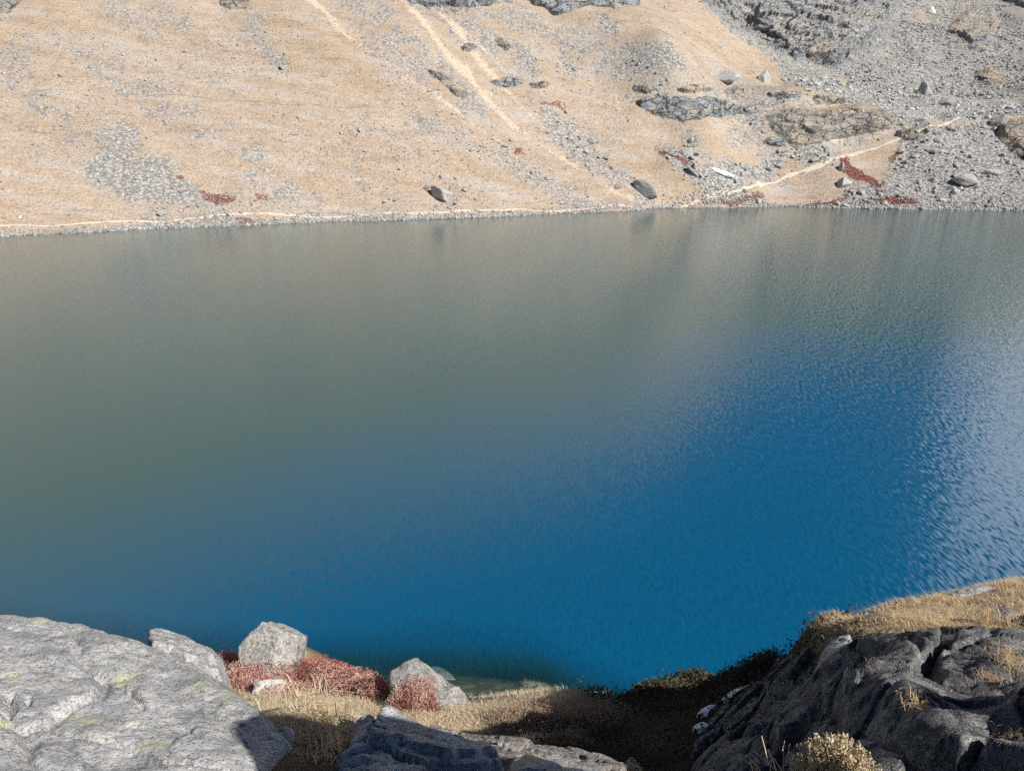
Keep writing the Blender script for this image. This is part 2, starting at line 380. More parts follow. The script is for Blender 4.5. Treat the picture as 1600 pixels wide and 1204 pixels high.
MAT_SLOPE = mat_far_slope()
MAT_SCREE = mat_stone('scree_stone', (0.17, 0.17, 0.168), (0.45, 0.445, 0.43), 2.2)
MAT_PALE_SCREE = mat_stone('pale_scree_stone', (0.30, 0.305, 0.30), (0.56, 0.565, 0.55), 2.2)
MAT_WHITE_STONE = mat_stone('white_stone', (0.70, 0.69, 0.66), (0.80, 0.79, 0.77), 1.0)
MAT_CRAG_GREY = mat_crag('grey_crag', (0.14, 0.15, 0.165), (0.34, 0.355, 0.375), (0.42, 0.375, 0.30), 0.9)
MAT_CRAG_BROWN = mat_crag('brown_crag', (0.14, 0.13, 0.12), (0.34, 0.32, 0.29), (0.46, 0.37, 0.26), 0.85)
MAT_PATH = mat_plain('path_soil', (0.42, 0.34, 0.26), (0.60, 0.52, 0.42), 1.6, bump=0.2)
MAT_TUFT = mat_blade('dark_tuft', (0.16, 0.11, 0.07), (0.30, 0.215, 0.13), trans=0.0)
MAT_FAR_RED = mat_blade('far_red_leaf', (0.17, 0.06, 0.055), (0.36, 0.16, 0.135), trans=0.1)
MAT_LAKE = mat_lake()
MAT_GROUND = mat_ground()
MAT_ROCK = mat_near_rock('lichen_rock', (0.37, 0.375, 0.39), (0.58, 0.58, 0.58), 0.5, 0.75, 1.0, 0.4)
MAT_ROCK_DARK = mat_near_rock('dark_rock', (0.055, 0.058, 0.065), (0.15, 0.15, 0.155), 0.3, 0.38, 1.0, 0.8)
MAT_ROCK_BROWN = mat_near_rock('weathered_rock', (0.20, 0.18, 0.16), (0.38, 0.35, 0.32), 0.0, 0.4, 0.6, 0.4)
MAT_BOULDER = mat_near_rock('shore_boulder_rock', (0.32, 0.31, 0.30), (0.52, 0.51, 0.49), 0.3, 0.6, 0.25, 0.3)
MAT_STRAW = mat_blade('straw_grass', (0.46, 0.33, 0.19), (0.80, 0.64, 0.41), trans=0.4)
MAT_PALE_STRAW = mat_blade('pale_straw', (0.56, 0.45, 0.30), (0.86, 0.76, 0.57), trans=0.45)
MAT_HEATH = mat_blade('dry_heath', (0.20, 0.14, 0.10), (0.48, 0.37, 0.27))
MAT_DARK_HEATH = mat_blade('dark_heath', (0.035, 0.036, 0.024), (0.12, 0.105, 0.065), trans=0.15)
MAT_RED = mat_blade('red_leaf', (0, 0, 0), (0, 0, 0), trans=0.2, stops=[(0.0, (0.18, 0.075, 0.06)), (0.3, (0.40, 0.15, 0.13)), (0.65, (0.60, 0.33, 0.30)), (1.0, (0.62, 0.50, 0.38))])
MAT_TWIG = mat_blade('pale_twig', (0.42, 0.33, 0.20), (0.66, 0.56, 0.38), trans=0.1)
MAT_STEM = mat_plain('stem_bark', (0.12, 0.07, 0.05), (0.22, 0.14, 0.09), 30, bump=0.003)
MAT_SNOW = mat_plain('snow', (0.80, 0.82, 0.85), (0.88, 0.89, 0.90), 14, 0.6, 0.01)
MAT_GLINT_PEAK = mat_plain('glint_peak_white', (0.86, 0.87, 0.88), (0.9, 0.9, 0.9), 0.01, 0.7, 2.0)  # bright white for the added peak that mirrors as glint

# ------------------------------------------------------------------ the far side of the lake
def on_water(px, py):
    r = ray(px, py); s = -CAM[2]/r[..., 2]; return CAM+r*s[..., None]
SHORE_PX = np.array([(-420, 402), (-200, 386), (0, 370), (120, 364), (250, 357), (380, 352), (500, 347), (620, 344), (750, 340), (900, 333), (1000, 328), (1060, 325), (1200, 323), (1320, 325), (1450, 327), (1600, 329), (1800, 333), (2050, 342)], float)
SHORE = on_water(SHORE_PX[:, 0], SHORE_PX[:, 1])
fc = [p for p in SHORE]
fc += [p+np.array([0.25, -1, 0])*8+np.array([0, 0, -3.0]) for p in SHORE[::2]]
fc += [np.array(p, float) for p in ((-60, 70, -22), (0, 90, -24), (70, 110, -22))]
fc += list(pts((-300, 0, 186), (0, 0, 200), (300, 0, 210), (600, 0, 222), (850, 0, 236), (1000, 0, 246), (1085, 0, 256),
    (0, 180, 165), (300, 180, 176), (600, 180, 188), (850, 180, 203), (950, 150, 212),
    (1050, 195, 207), (1050, 150, 210), (1100, 180, 209), (1060, 260, 196), (1150, 210, 212), (1150, 270, 200), (1230, 225, 212), (1230, 175, 217), (1330, 205, 218), (1330, 165, 224), (1300, 260, 207),
    (1130, 120, 228), (1200, 120, 238), (1290, 118, 258), (1180, 60, 262), (1380, 145, 255), (1450, 205, 216), (1500, 140, 285), (1600, 140, 270), (1600, 200, 225), (1600, 260, 203), (1750, 200, 215),
    (1240, 80, 300), (1320, 90, 292), (1150, 0, 330), (1300, 0, 380), (1400, 60, 330), (1450, 0, 420), (1520, 60, 340), (1600, 0, 410), (1750, 0, 380), (1900, 0, 330)))
for az, r_, z in ((-50, 900, 520), (-33, 853, 530), (-24, 693, 395), (-14, 563, 292), (-6, 497, 244), (2, 445, 203), (8, 389, 156), (11.5, 372, 133), (15, 405, 120), (18, 450, 112), (22, 480, 100), (26, 500, 96), (32, 510, 96), (40, 510, 100),
                  (-40, 1300, 400), (-20, 1000, 250), (0, 850, 150), (15, 800, 60), (30, 800, 40), (45, 800, 40)):
    fc.append(np.array([r_*math.sin(R(az)), r_*math.cos(R(az)), z]))
far_rbf = RBF(fc, 9.0, 1e-3)
def far_height(X):
    z = far_rbf(X); s = sstep(0.5, 14, z)
    rough = sstep(-20, 120, X[..., 0])
    U = np.stack([(0.90*X[..., 0]-0.43*X[..., 1])*0.16, 0.43*X[..., 0]+0.90*X[..., 1]], -1); gul = np.abs(fbm(U, 9, 3, 15)); hill = 1-sstep(20, 75, X[..., 0]+0.0*X[..., 1])
    return z + s*hill*(gul-0.2)*2.4 + s*(fbm(X, 38, 3, 3)*2.2 + fbm(X, 9, 3, 9)*(0.35+0.9*rough)) + sstep(-1, 3, z)*(fbm(X, 3.0, 2, 5)*0.12+fbm(X, 8.0, 3, 6)*0.35)
FAR = Grid(far_height, -230, 330, 96, 560, 1.0)
def fp(*l):
    a = np.array(l, float); return FAR.hit(a[:, 0], a[:, 1], 110, 555, 270)

# where the bare ground types lie, as outlines on the slope (coverage 0..1, mean stone size in metres)
SCREE = [
 ([(185, 195), (214, 193), (220, 240), (262, 250), (305, 290), (322, 325), (235, 330), (188, 315), (138, 272), (122, 238), (165, 215)], 0.74, 0.20, 'scree fan low on the left slope'),
 ([(290, 296), (380, 285), (452, 290), (476, 336), (310, 345)], 0.42, 0.22, 'scree fan low on the left slope'),
 ([(212, 334), (330, 330), (482, 334), (492, 348), (360, 352), (218, 358)], 0.7, 0.3, 'stony bank under the left scree fan'),
 ([(40, 48), (62, 58), (64, 92), (48, 130), (20, 152), (-20, 140), (-20, 95)], 0.5, 0.22, 'small scree patch at the upper left'),
 ([(376, 45), (402, 22), (426, 70), (450, 95), (458, 128), (430, 108), (400, 78)], 0.6, 0.24, 'narrow scree tongue on the left slope'),
 ([(300, 60), (365, 62), (370, 80), (355, 98), (300, 92)], 0.3, 0.25, 'narrow scree tongue on the left slope'),
 ([(590, 95), (700, 185), (780, 225), (900, 285), (970, 318), (880, 316), (760, 255), (650, 175), (600, 125)], 0.46, 0.26, 'long scree run beside the pale gully'),
 ([(835, 168), (885, 175), (925, 215), (1005, 292), (960, 295), (890, 248), (842, 205)], 0.62, 0.42, 'scree run right of the pale gully'),
 ([(802, 72), (832, 82), (852, 115), (832, 122), (808, 98)], 0.75, 0.4, 'small scree patch high on the middle slope'),
 ([(878, 82), (905, 88), (912, 126), (890, 118)], 0.75, 0.4, 'small scree patch high on the middle slope'),
 ([(938, 22), (962, 36), (980, 68), (950, 72)], 0.75, 0.45, 'small scree patch high on the middle slope'),
 ([(980, 78), (1042, 62), (1072, 105), (1076, 128), (1010, 132), (984, 108)], 0.8, 0.45, 'scree above the low cliff'),
 ([(1028, 236), (1062, 228), (1092, 252), (1222, 242), (1216, 270), (1150, 298), (1085, 302), (1050, 272)], 0.95, 0.62, 'scree below the low cliff'),
 ([(1064, 214), (1098, 211), (1086, 242), (1064, 244)], 0.95, 0.6, 'scree below the low cliff'),
 ([(1213, 233), (1318, 233), (1312, 256), (1222, 258)], 0.9, 0.6, 'scree below the low cliff'),
 ([(1290, 328), (1312, 300), (1330, 285), (1372, 290), (1395, 262), (1410, 228), (1450, 195), (1545, 182), (1565, 225), (1640, 255), (1750, 340), (1400, 332)], 1.0, 0.60, 'wide boulder field by the water at the right'),
 ([(1325, 120), (1392, 88), (1402, 40), (1480, 38), (1700, 60), (1700, 140), (1480, 152), (1340, 147)], 0.95, 0.64, 'boulder slope under the crag at the upper right'),
 ([(1222, 118), (1290, 120), (1380, 138), (1440, 148), (1700, 148), (1640, 178), (1480, 192), (1410, 206), (1345, 165), (1260, 142)], 0.9, 0.6, 'pale boulders on the valley floor'),
 ([(660, 262), (712, 292), (725, 322), (690, 312)], 0.4, 0.3, 'long scree run beside the pale gully'),
 ([(560, 318), (620, 316), (630, 334), (570, 336)], 0.5, 0.3, 'long scree run beside the pale gully'),
 ([(985, 300), (1025, 300), (1040, 322), (1000, 322)], 0.6, 0.4, 'stones around the boulder with the hollow'),
 ([(1100, 318), (1180, 306), (1195, 322), (1110, 326)], 0.7, 0.5, 'scree below the low cliff'),
 ([(110, 180), (165, 205), (150, 240), (105, 235)], 0.3, 0.25, 'scree fan low on the left slope'),
 ([(140, 45), (185, 45), (190, 62), (150, 66)], 0.3, 0.25, 'small scree patch at the upper left'),
 ([(200, 95), (238, 98), (230, 118), (195, 122)], 0.3, 0.25, 'small scree patch at the upper left'),
 ([(0, 150), (100, 140), (200, 165), (90, 195), (0, 190)], 0.12, 0.22, 'small scree patch at the upper left'),
 ([(1075, -30), (1100, 12), (1180, 75), (1250, 120), (1345, 120), (1420, 70), (1450, -30)], 0.8, 0.5, 'boulder slope under the crag at the upper right'),
 ([(980, 150), (1060, 140), (1150, 148), (1220, 160), (1330, 155), (1410, 175), (1410, 212), (1300, 226), (1230, 240), (1160, 192), (1060, 198)], 0.5, 0.4, 'broken ground between the low cliffs'),
 ([(1440, -20), (1640, -20), (1640, 110), (1480, 100)], 0.7, 0.5, 'boulder slope under the crag at the upper right'),
 ([(530, 40), (565, 50), (720, 170), (880, 262), (850, 268), (700, 182)], 0.5, 0.25, 'long scree run beside the pale gully'),
 ([(490, 150), (560, 170), (700, 260), (770, 325), (690, 322), (600, 250)], 0.34, 0.22, 'long scree run beside the pale gully'),
 ([(210, 10), (280, 20), (360, 120), (330, 130)], 0.3, 0.22, 'narrow scree tongue on the left slope'),
 ([(100, 130), (230, 120), (330, 230), (500, 300), (520, 335), (180, 340), (60, 250)], 0.24, 0.2, 'scree fan low on the left slope'),
 ([(-40, 60), (200, 50), (260, 160), (100, 260), (-40, 250)], 0.22, 0.2, 'small scree patch at the upper left'),
 ([(560, 180), (700, 190), (900, 300), (980, 325), (600, 335), (480, 250)], 0.22, 0.2, 'long scree run beside the pale gully'),
 ([(300, 30), (420, 40), (560, 230), (500, 300), (380, 200)], 0.2, 0.2, 'narrow scree tongue on the left slope'),
 ([(760, 90), (850, 60), (1000, 120), (1010, 180), (880, 170), (800, 130)], 0.2, 0.22, 'small scree patch high on the middle slope'),
 ([(310, 20), (380, 60), (420, 150), (520, 230), (470, 250), (360, 140)], 0.10, 0.22, 'narrow scree tongue on the left slope'),
]
SOIL = [[(628, 2, 4), (655, 25, 9), (680, 58, 10), (703, 92, 11), (727, 112, 12), (742, 132, 7), (766, 160, 6), (800, 195, 7), (832, 216, 5), (880, 250, 4), (960, 300, 4), (1010, 320, 3)],
        [(688, 20, 4), (712, 42, 11), (735, 78, 8), (752, 98, 7), (778, 128, 6), (800, 150, 2)],
        [(650, 52, 3), (680, 85, 3), (702, 104, 1)], [(700, 28, 3), (740, 62, 5), (790, 112, 3)], [(745, 135, 3), (775, 152, 3), (815, 172, 2)], [(760, 100, 3), (800, 150, 4), (850, 205, 2)], [(545, 60, 3), (640, 122, 3), (720, 178, 3), (800, 232, 2)], [(820, 205, 3), (900, 258, 4), (985, 312, 3)], [(850, 35, 2), (880, 60, 3), (905, 80, 2)],
        [(478, -5, 13), (510, 20, 10), (533, 48, 5), (570, 75, 3), (640, 128, 3), (720, 180, 2)],
        [(962, 148, 6), (975, 190, 3), (985, 225, 2), (995, 255, 1)],
        [(1225, 118, 2), (1290, 128, 3), (1350, 136, 3), (1420, 138, 3), (1520, 150, 3)],
        [(1240, 234, 2), (1300, 217, 3), (1380, 207, 3), (1430, 195, 3), (1490, 168, 3)]]
RED = [([(318, 303), (340, 302), (372, 308), (366, 316), (336, 323)], 'left of the shore, beside the scree fan'), ([(400, 304), (416, 306), (414, 312), (400, 312)], 'small one at the edge of the left scree fan'),
       ([(372, 343), (396, 342), (394, 349), (374, 350)], 'low on the stony bank at the left'), ([(272, 274), (288, 274), (286, 280), (273, 280)], 'tiny one inside the left scree fan'),
       ([(1308, 246), (1322, 244), (1336, 262), (1362, 275), (1380, 286), (1374, 292), (1350, 285), (1325, 276), (1312, 262)], 'long one under the footpath at the right'),
       ([(1362, 312), (1395, 306), (1430, 312), (1436, 318), (1380, 320)], 'oval one in the boulder field near the water'),
       ([(1128, 316), (1160, 312), (1186, 300), (1192, 306), (1176, 317), (1140, 322)], 'by the water where the path climbs'),
       ([(1250, 318), (1290, 316), (1318, 308), (1325, 300), (1328, 308), (1300, 321), (1255, 322)], 'rimming the tan mound by the water'),
       ([(1388, 244), (1404, 236), (1412, 240), (1395, 254)], 'above the tan mound by the path'), ([(800, 232), (815, 230), (818, 240), (805, 243)], 'small one in the long scree run'),
       ([(1026, 234), (1052, 240), (1080, 254), (1066, 258), (1030, 242)], 'at the top of the scree below the low cliff'), ([(1040, 128), (1075, 128), (1078, 136), (1045, 136)], 'under the scree above the low cliff'),
       ([(838, 158), (875, 156), (882, 166), (846, 170)], 'at the top of the right scree run')]
HEATH = [([(1060, 125), (1235, 122), (1300, 150), (1240, 168), (1100, 150)], 0.35), ([(790, 120), (880, 125), (900, 170), (800, 175)], 0.25), ([(595, -5), (740, -5), (760, 30), (640, 22)], 0.5), ([(770, 140), (800, 160), (985, 310), (940, 300), (820, 190)], 0.3),
         ([(985, 160), (1060, 140), (1200, 140), (1400, 165), (1400, 215), (1230, 235), (1160, 190)], 0.42), ([(1395, 200), (1470, 195), (1450, 225), (1400, 225)], 0.6), ([(-20, -5), (40, -5), (30, 22), (-20, 24)], 0.6), ([(330, -5), (405, -5), (390, 18), (345, 16)], 0.55), ([(870, 5), (1000, -5), (1020, 40), (900, 35)], 0.2)]
def world_poly(poly): return fp(*poly)
SCREE_W = [(world_poly(p), c, s, n) for p, c, s, n in SCREE]
RED_W = [(world_poly(p), n) for p, n in RED]
HEATH_W = [(world_poly(p), c) for p, c in HEATH]
def px_m(P): return np.linalg.norm(P-CAM, axis=-1)/FPX          # metres per photograph pixel at a point
SOIL_W = []
for l in SOIL:
    a = np.array(l, float); P = FAR.hit(a[:, 0], a[:, 1], 110, 555, 270); SOIL_W.append((P, 0.7*a[:, 2]*px_m(P)))
def masks(P):
    P2 = np.asarray(P)[:, :2]; wob = fbm(P2, 6, 4, 21)*2.8+fbm(P2, 1.6, 2, 22)*1.0
    sc = np.zeros(len(P2)); 
    for poly, c, s, n in SCREE_W:
        lo = poly[:, :2].min(0)-6; hi = poly[:, :2].max(0)+6; k = ((P2 > lo) & (P2 < hi)).all(1)
        if k.any(): sc[k] = np.maximum(sc[k], c*sstep(-2.6, 2.6, polydist(P2[k], poly)+1.3*wob[k]))
    al = np.stack([(0.90*P2[:, 0]-0.43*P2[:, 1])*0.22, 0.43*P2[:, 0]+0.90*P2[:, 1]], -1); mott = fbm(al, 8, 4, 33)+0.5*fbm(P2, 2.2, 3, 34)
    sc = np.maximum(sc, 0.46*sstep(-0.05, 0.45, mott)+0.16*sstep(-0.35, 0.15, mott))
    so_ = np.zeros(len(P2))
    for L, wd in SOIL_W:
        lo = L[:, :2].min(0)-6; hi = L[:, :2].max(0)+6; k = ((P2 > lo) & (P2 < hi)).all(1)
        if k.any(): so_[k] = np.maximum(so_[k], 0.74*sstep(0.9, -1.2, linedist(P2[k], L, wd)+0.25*wob[k]))
    re = np.zeros(len(P2))
    for poly, n in RED_W:
        lo = poly[:, :2].min(0)-3; hi = poly[:, :2].max(0)+3; k = ((P2 > lo) & (P2 < hi)).all(1)
        if k.any(): re[k] = np.maximum(re[k], 0.7*sstep(-0.8, 0.8, polydist(P2[k], poly)+0.25*wob[k]))
    he = np.zeros(len(P2))
    for poly, c in HEATH_W:
        lo = poly[:, :2].min(0)-8; hi = poly[:, :2].max(0)+8; k = ((P2 > lo) & (P2 < hi)).all(1)
        if k.any(): he[k] = np.maximum(he[k], c*sstep(-4, 4, polydist(P2[k], poly)+wob[k]))
    return sc, so_, re, he
# the slope itself: one sheet, finer near the water
cols = np.concatenate([np.linspace(-1.25, -0.72, 40)[:-1], np.linspace(-0.72, 0.72, 620), np.linspace(0.72, 1.25, 40)[1:]])
st = np.concatenate([np.full(30, 0.35), np.full(220, 0.5), np.geomspace(0.52, 9, 110)]); rows = np.r_[0, np.cumsum(st)]
sh_y = np.interp(cols, SHORE[:, 0]/SHORE[:, 1], SHORE[:, 1])
Y = sh_y[None]-5+rows[:, None]; X = Y*cols[None]; XY = np.stack([X, Y], -1)
big = (np.abs(X) > 225) | (Y > 555) | (X > 325)
Z = np.where(big, far_rbf(XY), FAR(XY))
V = np.stack([X, Y, Z], -1).reshape(-1, 3)
sc, so_, re, he = masks(V)
wet = 0.8*sstep(0.22, 0.0, V[:, 2]+0.12*fbm(V[:, :2], 1.2, 2, 4))
shore_stone = 0.55*sstep(1.6, 0.3, V[:, 2]+0.8*fbm(V[:, :2], 5, 3, 8)); sc = np.maximum(sc, shore_stone)
ridge_yellow = V[:, 2]*0
far = link('hill', mesh_data('hill', V, grid_faces(len(rows), len(cols)), True, dict(scree=sc, soil=so_, red=re, heath=he, wet=wet)), MAT_SLOPE); kind(far, 'structure')

# footpath along the far shore: a thin strip on the slope
def strip(name, L, half, mat, lift=0.05):
    L = np.array(L, float); P = FAR.hit(L[:, 0], L[:, 1], 110, 555, 270); seg = np.r_[0, np.cumsum(np.linalg.norm(np.diff(P[:, :2], axis=0), axis=1))]
    s = np.arange(0, seg[-1], 0.5); x = np.interp(s, seg, P[:, 0]); y = np.interp(s, seg, P[:, 1])
    k = np.ones(9)/9; xp = np.convolve(np.pad(x, 4, 'edge'), k, 'valid'); yp = np.convolve(np.pad(y, 4, 'edge'), k, 'valid')
    C = np.stack([xp, yp], -1)+np.stack([fbm(np.stack([s, s*0], -1), 7, 3, 31), fbm(np.stack([s, s*0], -1), 6, 3, 37)], -1)*0.5
    T = np.gradient(C, axis=0); T /= np.linalg.norm(T, axis=1, keepdims=True); N = np.stack([-T[:, 1], T[:, 0]], -1)
    wv = half*np.interp(C[:, 0], [-20, 40, 60], [0.5, 0.6, 0.85])*np.clip(0.75+1.4*fbm(np.stack([s, s*0], -1), 2.2, 4, 41), np.interp(C[:, 0], [30, 55], [0.08, 0.45]), 1.6); V = []
    for f in (-1.25, -1, -0.5, 0, 0.5, 1, 1.25):
        Q = C+N*(f*wv)[:, None]; z = FAR(Q)+(lift if abs(f) <= 1 else -0.15); V.append(np.c_[Q, z])
    V = np.stack(V, 1).reshape(-1, 3)
    return kind(link(name, mesh_data(name, V, grid_faces(len(s), 7), True), mat), 'structure')
strip('footpath', [(-120, 358), (0, 353), (100, 351), (230, 345), (380, 334), (470, 337), (560, 338), (700, 331), (850, 329), (1000, 326), (1060, 321), (1100, 312), (1150, 300), (1190, 287), (1230, 275), (1290, 254), (1330, 241), (1390, 222), (1420, 212), (1445, 203), (1500, 182)], 0.55, MAT_PATH)
strip('sheep_track', [(40, 145), (120, 143), (200, 146), (270, 149), (370, 157), (450, 165), (540, 168), (620, 170), (720, 182)], 0.14, mat_plain('track_soil', (0.18, 0.12, 0.08), (0.3, 0.21, 0.13), 2), 0.03)

# ------------------------------------------------------------------ stones
def icosphere(n):
    t = (1+5**0.5)/2
    V = [(-1, t, 0), (1, t, 0), (-1, -t, 0), (1, -t, 0), (0, -1, t), (0, 1, t), (0, -1, -t), (0, 1, -t), (t, 0, -1), (t, 0, 1), (-t, 0, -1), (-t, 0, 1)]
    F = [(0, 11, 5), (0, 5, 1), (0, 1, 7), (0, 7, 10), (0, 10, 11), (1, 5, 9), (5, 11, 4), (11, 10, 2), (10, 7, 6), (7, 1, 8), (3, 9, 4), (3, 4, 2), (3, 2, 6), (3, 6, 8), (3, 8, 9), (4, 9, 5), (2, 4, 11), (6, 2, 10), (8, 6, 7), (9, 8, 1)]
    V = [np.array(v)/np.linalg.norm(v) for v in V]
    for _ in range(n):
        mid = {}; G = []
        def m(a, b):
            k = (min(a, b), max(a, b))
            if k not in mid: v = V[a]+V[b]; V.append(v/np.linalg.norm(v)); mid[k] = len(V)-1
            return mid[k]
        for a, b, c in F:
            x, y, z = m(a, b), m(b, c), m(c, a); G += [(a, x, z), (b, y, x), (c, z, y), (x, y, z)]
        F = G
    return np.array(V), np.array(F)
ICO = [icosphere(k) for k in range(6)]
def rock_shape(sub, seed, planes=11, rough=0.05, sharp=14, size=(1, 1, 1), nscale=0.5):
    """convex broken block: soft minimum over random cutting planes, then fine relief; base flattened by size"""
    V, F = ICO[sub]; r = np.random.default_rng(seed); N = r.normal(size=(planes, 3)); N /= np.linalg.norm(N, axis=1, keepdims=True)
    h = r.uniform(0.62, 1.0, planes); d = np.maximum(V@N.T, 1e-3)/h; rad = 1/np.power(np.power(d, sharp).sum(1)+0.7**sharp, 1/sharp)
    P = V*rad[:, None]
    if rough: P = P*(1+rough*fbm(P+seed*3.1, nscale, 4, seed))[:, None]
    return P*np.array(size), F
small = [rock_shape(0, 50+k, 7, 0.0, 20) for k in range(10)]
def rot_z(a): 
    c, s = np.cos(a), np.sin(a); z = np.zeros_like(a); o = np.ones_like(a)
    return np.stack([np.stack([c, -s, z], -1), np.stack([s, c, z], -1), np.stack([z, z, o], -1)], -2)
def joined(shapes, P, size, tone, seed, sink=0.25, flat=0.75):
    r = np.random.default_rng(seed); Vs, Fs, Ts = [], [], []; off = 0
    which = r.integers(0, len(shapes), len(P)); ang = r.uniform(0, 6.28, len(P)); tx = r.uniform(-0.5, 0.5, len(P))
    for k, (sv, sf) in enumerate(shapes):
        idx = np.where(which == k)[0]
        if not len(idx): continue
        S = size[idx][:, None]*np.stack([r.uniform(0.75, 1.25, len(idx)), r.uniform(0.7, 1.1, len(idx)), flat*r.uniform(0.7, 1.2, len(idx))], -1)
        v = sv[None]*S[:, None]; c, s = np.cos(tx[idx]), np.sin(tx[idx])
        y = v[..., 1]*c[:, None]-v[..., 2]*s[:, None]; z = v[..., 1]*s[:, None]+v[..., 2]*c[:, None]; v = np.stack([v[..., 0], y, z], -1)
        v = np.einsum('nij,nkj->nki', rot_z(ang[idx]), v)+P[idx][:, None]+np.array([0, 0, 1])*((0.5-sink)*size[idx]*flat)[:, None, None]
        Vs.append(v.reshape(-1, 3)); Fs.append((sf[None]+(np.arange(len(idx))*len(sv))[:, None, None]+off).reshape(-1, 3)); Ts.append(np.repeat(tone[idx], len(sv))); off += len(idx)*len(sv)
    return np.concatenate(Vs), np.concatenate(Fs), np.concatenate(Ts)
SP, SS, SG = [], [], []
for k, (poly, c, s, n) in enumerate(SCREE_W):
    lo = poly[:, :2].min(0)-2; hi = poly[:, :2].max(0)+2; area = np.prod(hi-lo); N = int(min(area*c*0.75/(s*s)*0.55, 26000))
    Q = RNG.uniform(lo, hi, (N, 2)); d = polydist(Q, poly)+fbm(Q, 6, 4, 21)*2.2+fbm(Q, 1.6, 2, 22)*0.7
    d = d+(1.6*fbm(Q, 9, 4, 23) if SCREE[k][2] < 0.5 else 0); fw = 3.2 if SCREE[k][2] < 0.35 else 1.7
    keep = RNG.uniform(size=N) < sstep(-fw, fw, d)*np.clip(0.7+1.2*fbm(Q, 5, 3, 77), 0, 1); Q = Q[keep]
    sz = s*0.42*np.exp(RNG.normal(0, 0.55, len(Q))); SP.append(np.c_[Q, FAR(Q)]); SS.append(sz); SG += [k]*len(Q)
# stones along the waterline
t = RNG.uniform(SHORE[1, 0], SHORE[-2, 0], 5200); Q = np.c_[t, np.interp(t, SHORE[:, 0], SHORE[:, 1])+np.abs(RNG.normal(0, 1.5, len(t)))-0.5]
Q = Q[FAR(Q) > -0.25]; SP.append(np.c_[Q, FAR(Q)]); SS.append(0.16*np.exp(RNG.normal(0, 0.5, len(Q)))*(1+0.9*(Q[:, 0] > 45))); SG += [-1]*len(Q)
# loose stones over the grass
Q = np.c_[RNG.uniform(-120, 140, 5000), RNG.uniform(125, 300, 5000)]; z = FAR(Q); k = z > 0.5; Q = Q[k]
SP.append(np.c_[Q, z[k]]); SS.append(0.13*np.exp(RNG.normal(0, 0.45, len(Q)))); SG += [-2]*len(Q)
SP = np.concatenate(SP); SS = np.concatenate(SS); SG = np.array(SG); SS = np.where(SG >= 0, np.minimum(SS, 0.75), np.minimum(SS, 0.34)); TONE = np.clip(RNG.normal(0.5, 0.28, len(SP)), 0, 1)
print('stones', len(SP))
# the 290 largest on screen become boulders of their own
app = SS/np.linalg.norm(SP-CAM, axis=1); inview = np.abs(SP[:, 0]/SP[:, 1]) < 0.6
order = np.argsort(-app*inview*(SG >= 0)); own = order[:285]; rest = np.ones(len(SP), bool); rest[own] = False
pale_set = np.array([SG[i] >= 0 and SCREE[SG[i]][3].startswith('pale') for i in range(len(SP))])
for name, mat, sel, lab in (('scree_stones', MAT_SCREE, rest & ~pale_set, 'grey loose stones lying over the far slope and shore'), ('pale_scree_stones', MAT_PALE_SCREE, rest & pale_set, 'pale loose stones covering the valley floor')):
    v, f, tn = joined(small, SP[sel], SS[sel], TONE[sel], 5)
    kind(link(name, mesh_data(name, v, f, False, dict(tone=tn)), mat), 'stuff', lab, 'stones')
variants = []
for k in range(9):
    v, f = rock_shape(2, 200+k, 9, 0.06, 16, (1, 0.9, 0.75)); variants.append(mesh_data('boulder_rock', v, f, False, dict(tone=np.full(len(v), 0.25+0.06*k))))
    variants[-1].materials.append(MAT_SCREE)
pale_variants = [m_.copy() for m_ in variants]
for m_ in pale_variants: m_.materials.clear(); m_.materials.append(MAT_PALE_SCREE)
for i in own:
    k = int(SG[i]); pl = pale_set[i]
    o = link('boulder', (pale_variants if pl else variants)[int(RNG.integers(9))])
    o.location = SP[i]+np.array([0, 0, 0.25*SS[i]]); o.rotation_euler = (RNG.uniform(-0.4, 0.4), RNG.uniform(-0.4, 0.4), RNG.uniform(0, 6.28)); o.scale = SS[i]*1.1*np.array([RNG.uniform(0.8, 1.3), RNG.uniform(0.8, 1.1), RNG.uniform(0.7, 1.1)])
    tag(o, ('pale' if pl else 'grey')+' angular boulder among others in the '+SCREE[k][3].replace('pale ', ''), 'boulder', 'boulders in the '+SCREE[k][3])
# boulders one can name
def boulder(px, py, wpx, seed, label, size=(1, 0.8, 0.7), mat=MAT_SCREE, rot=(0, 0, 0), sub=3, tone=0.6, planes=9, name='boulder', sink=0.3):
    P = fp((px, py))[0]; s = wpx*float(px_m(P))/2
    v, f = rock_shape(sub, seed, planes, 0.08, 16, size); o = link(name, mesh_data(name, v, f, False, dict(tone=np.full(len(v), tone))), mat)
    o.location = P+np.array([0, 0, (size[2]-sink)*s*0.6]); o.scale = (s, s, s); o.rotation_euler = rot
    return tag(o, label, 'boulder')
boulder(690, 309, 34, 3, 'large grey tilted boulder standing alone low on the grassy slope above the path', (1.0, 0.8, 0.62), rot=(0.1, 0.45, 0.2), tone=0.75)
boulder(1007, 298, 34, 12, 'grey boulder with a dark hollow just above the shore path', (1.0, 0.8, 0.55), rot=(0, 0.3, 0), tone=0.45)
boulder(1133, 127, 30, 5, 'pale blocky boulder on the bench above the low cliff, dark gap beneath it', (1.0, 0.8, 0.6), MAT_PALE_SCREE, tone=0.4)
boulder(1192, 127, 19, 8, 'pale pointed boulder standing upright beside the track above the low cliff', (0.8, 0.7, 1.1), MAT_PALE_SCREE, rot=(0, 0.25, 0.5), tone=0.6, planes=7)
boulder(1130, 270, 26, 9, 'long white slab of stone lying in the scree below the low cliff', (1.0, 0.5, 0.3), MAT_WHITE_STONE, rot=(0, 0.35, 0))
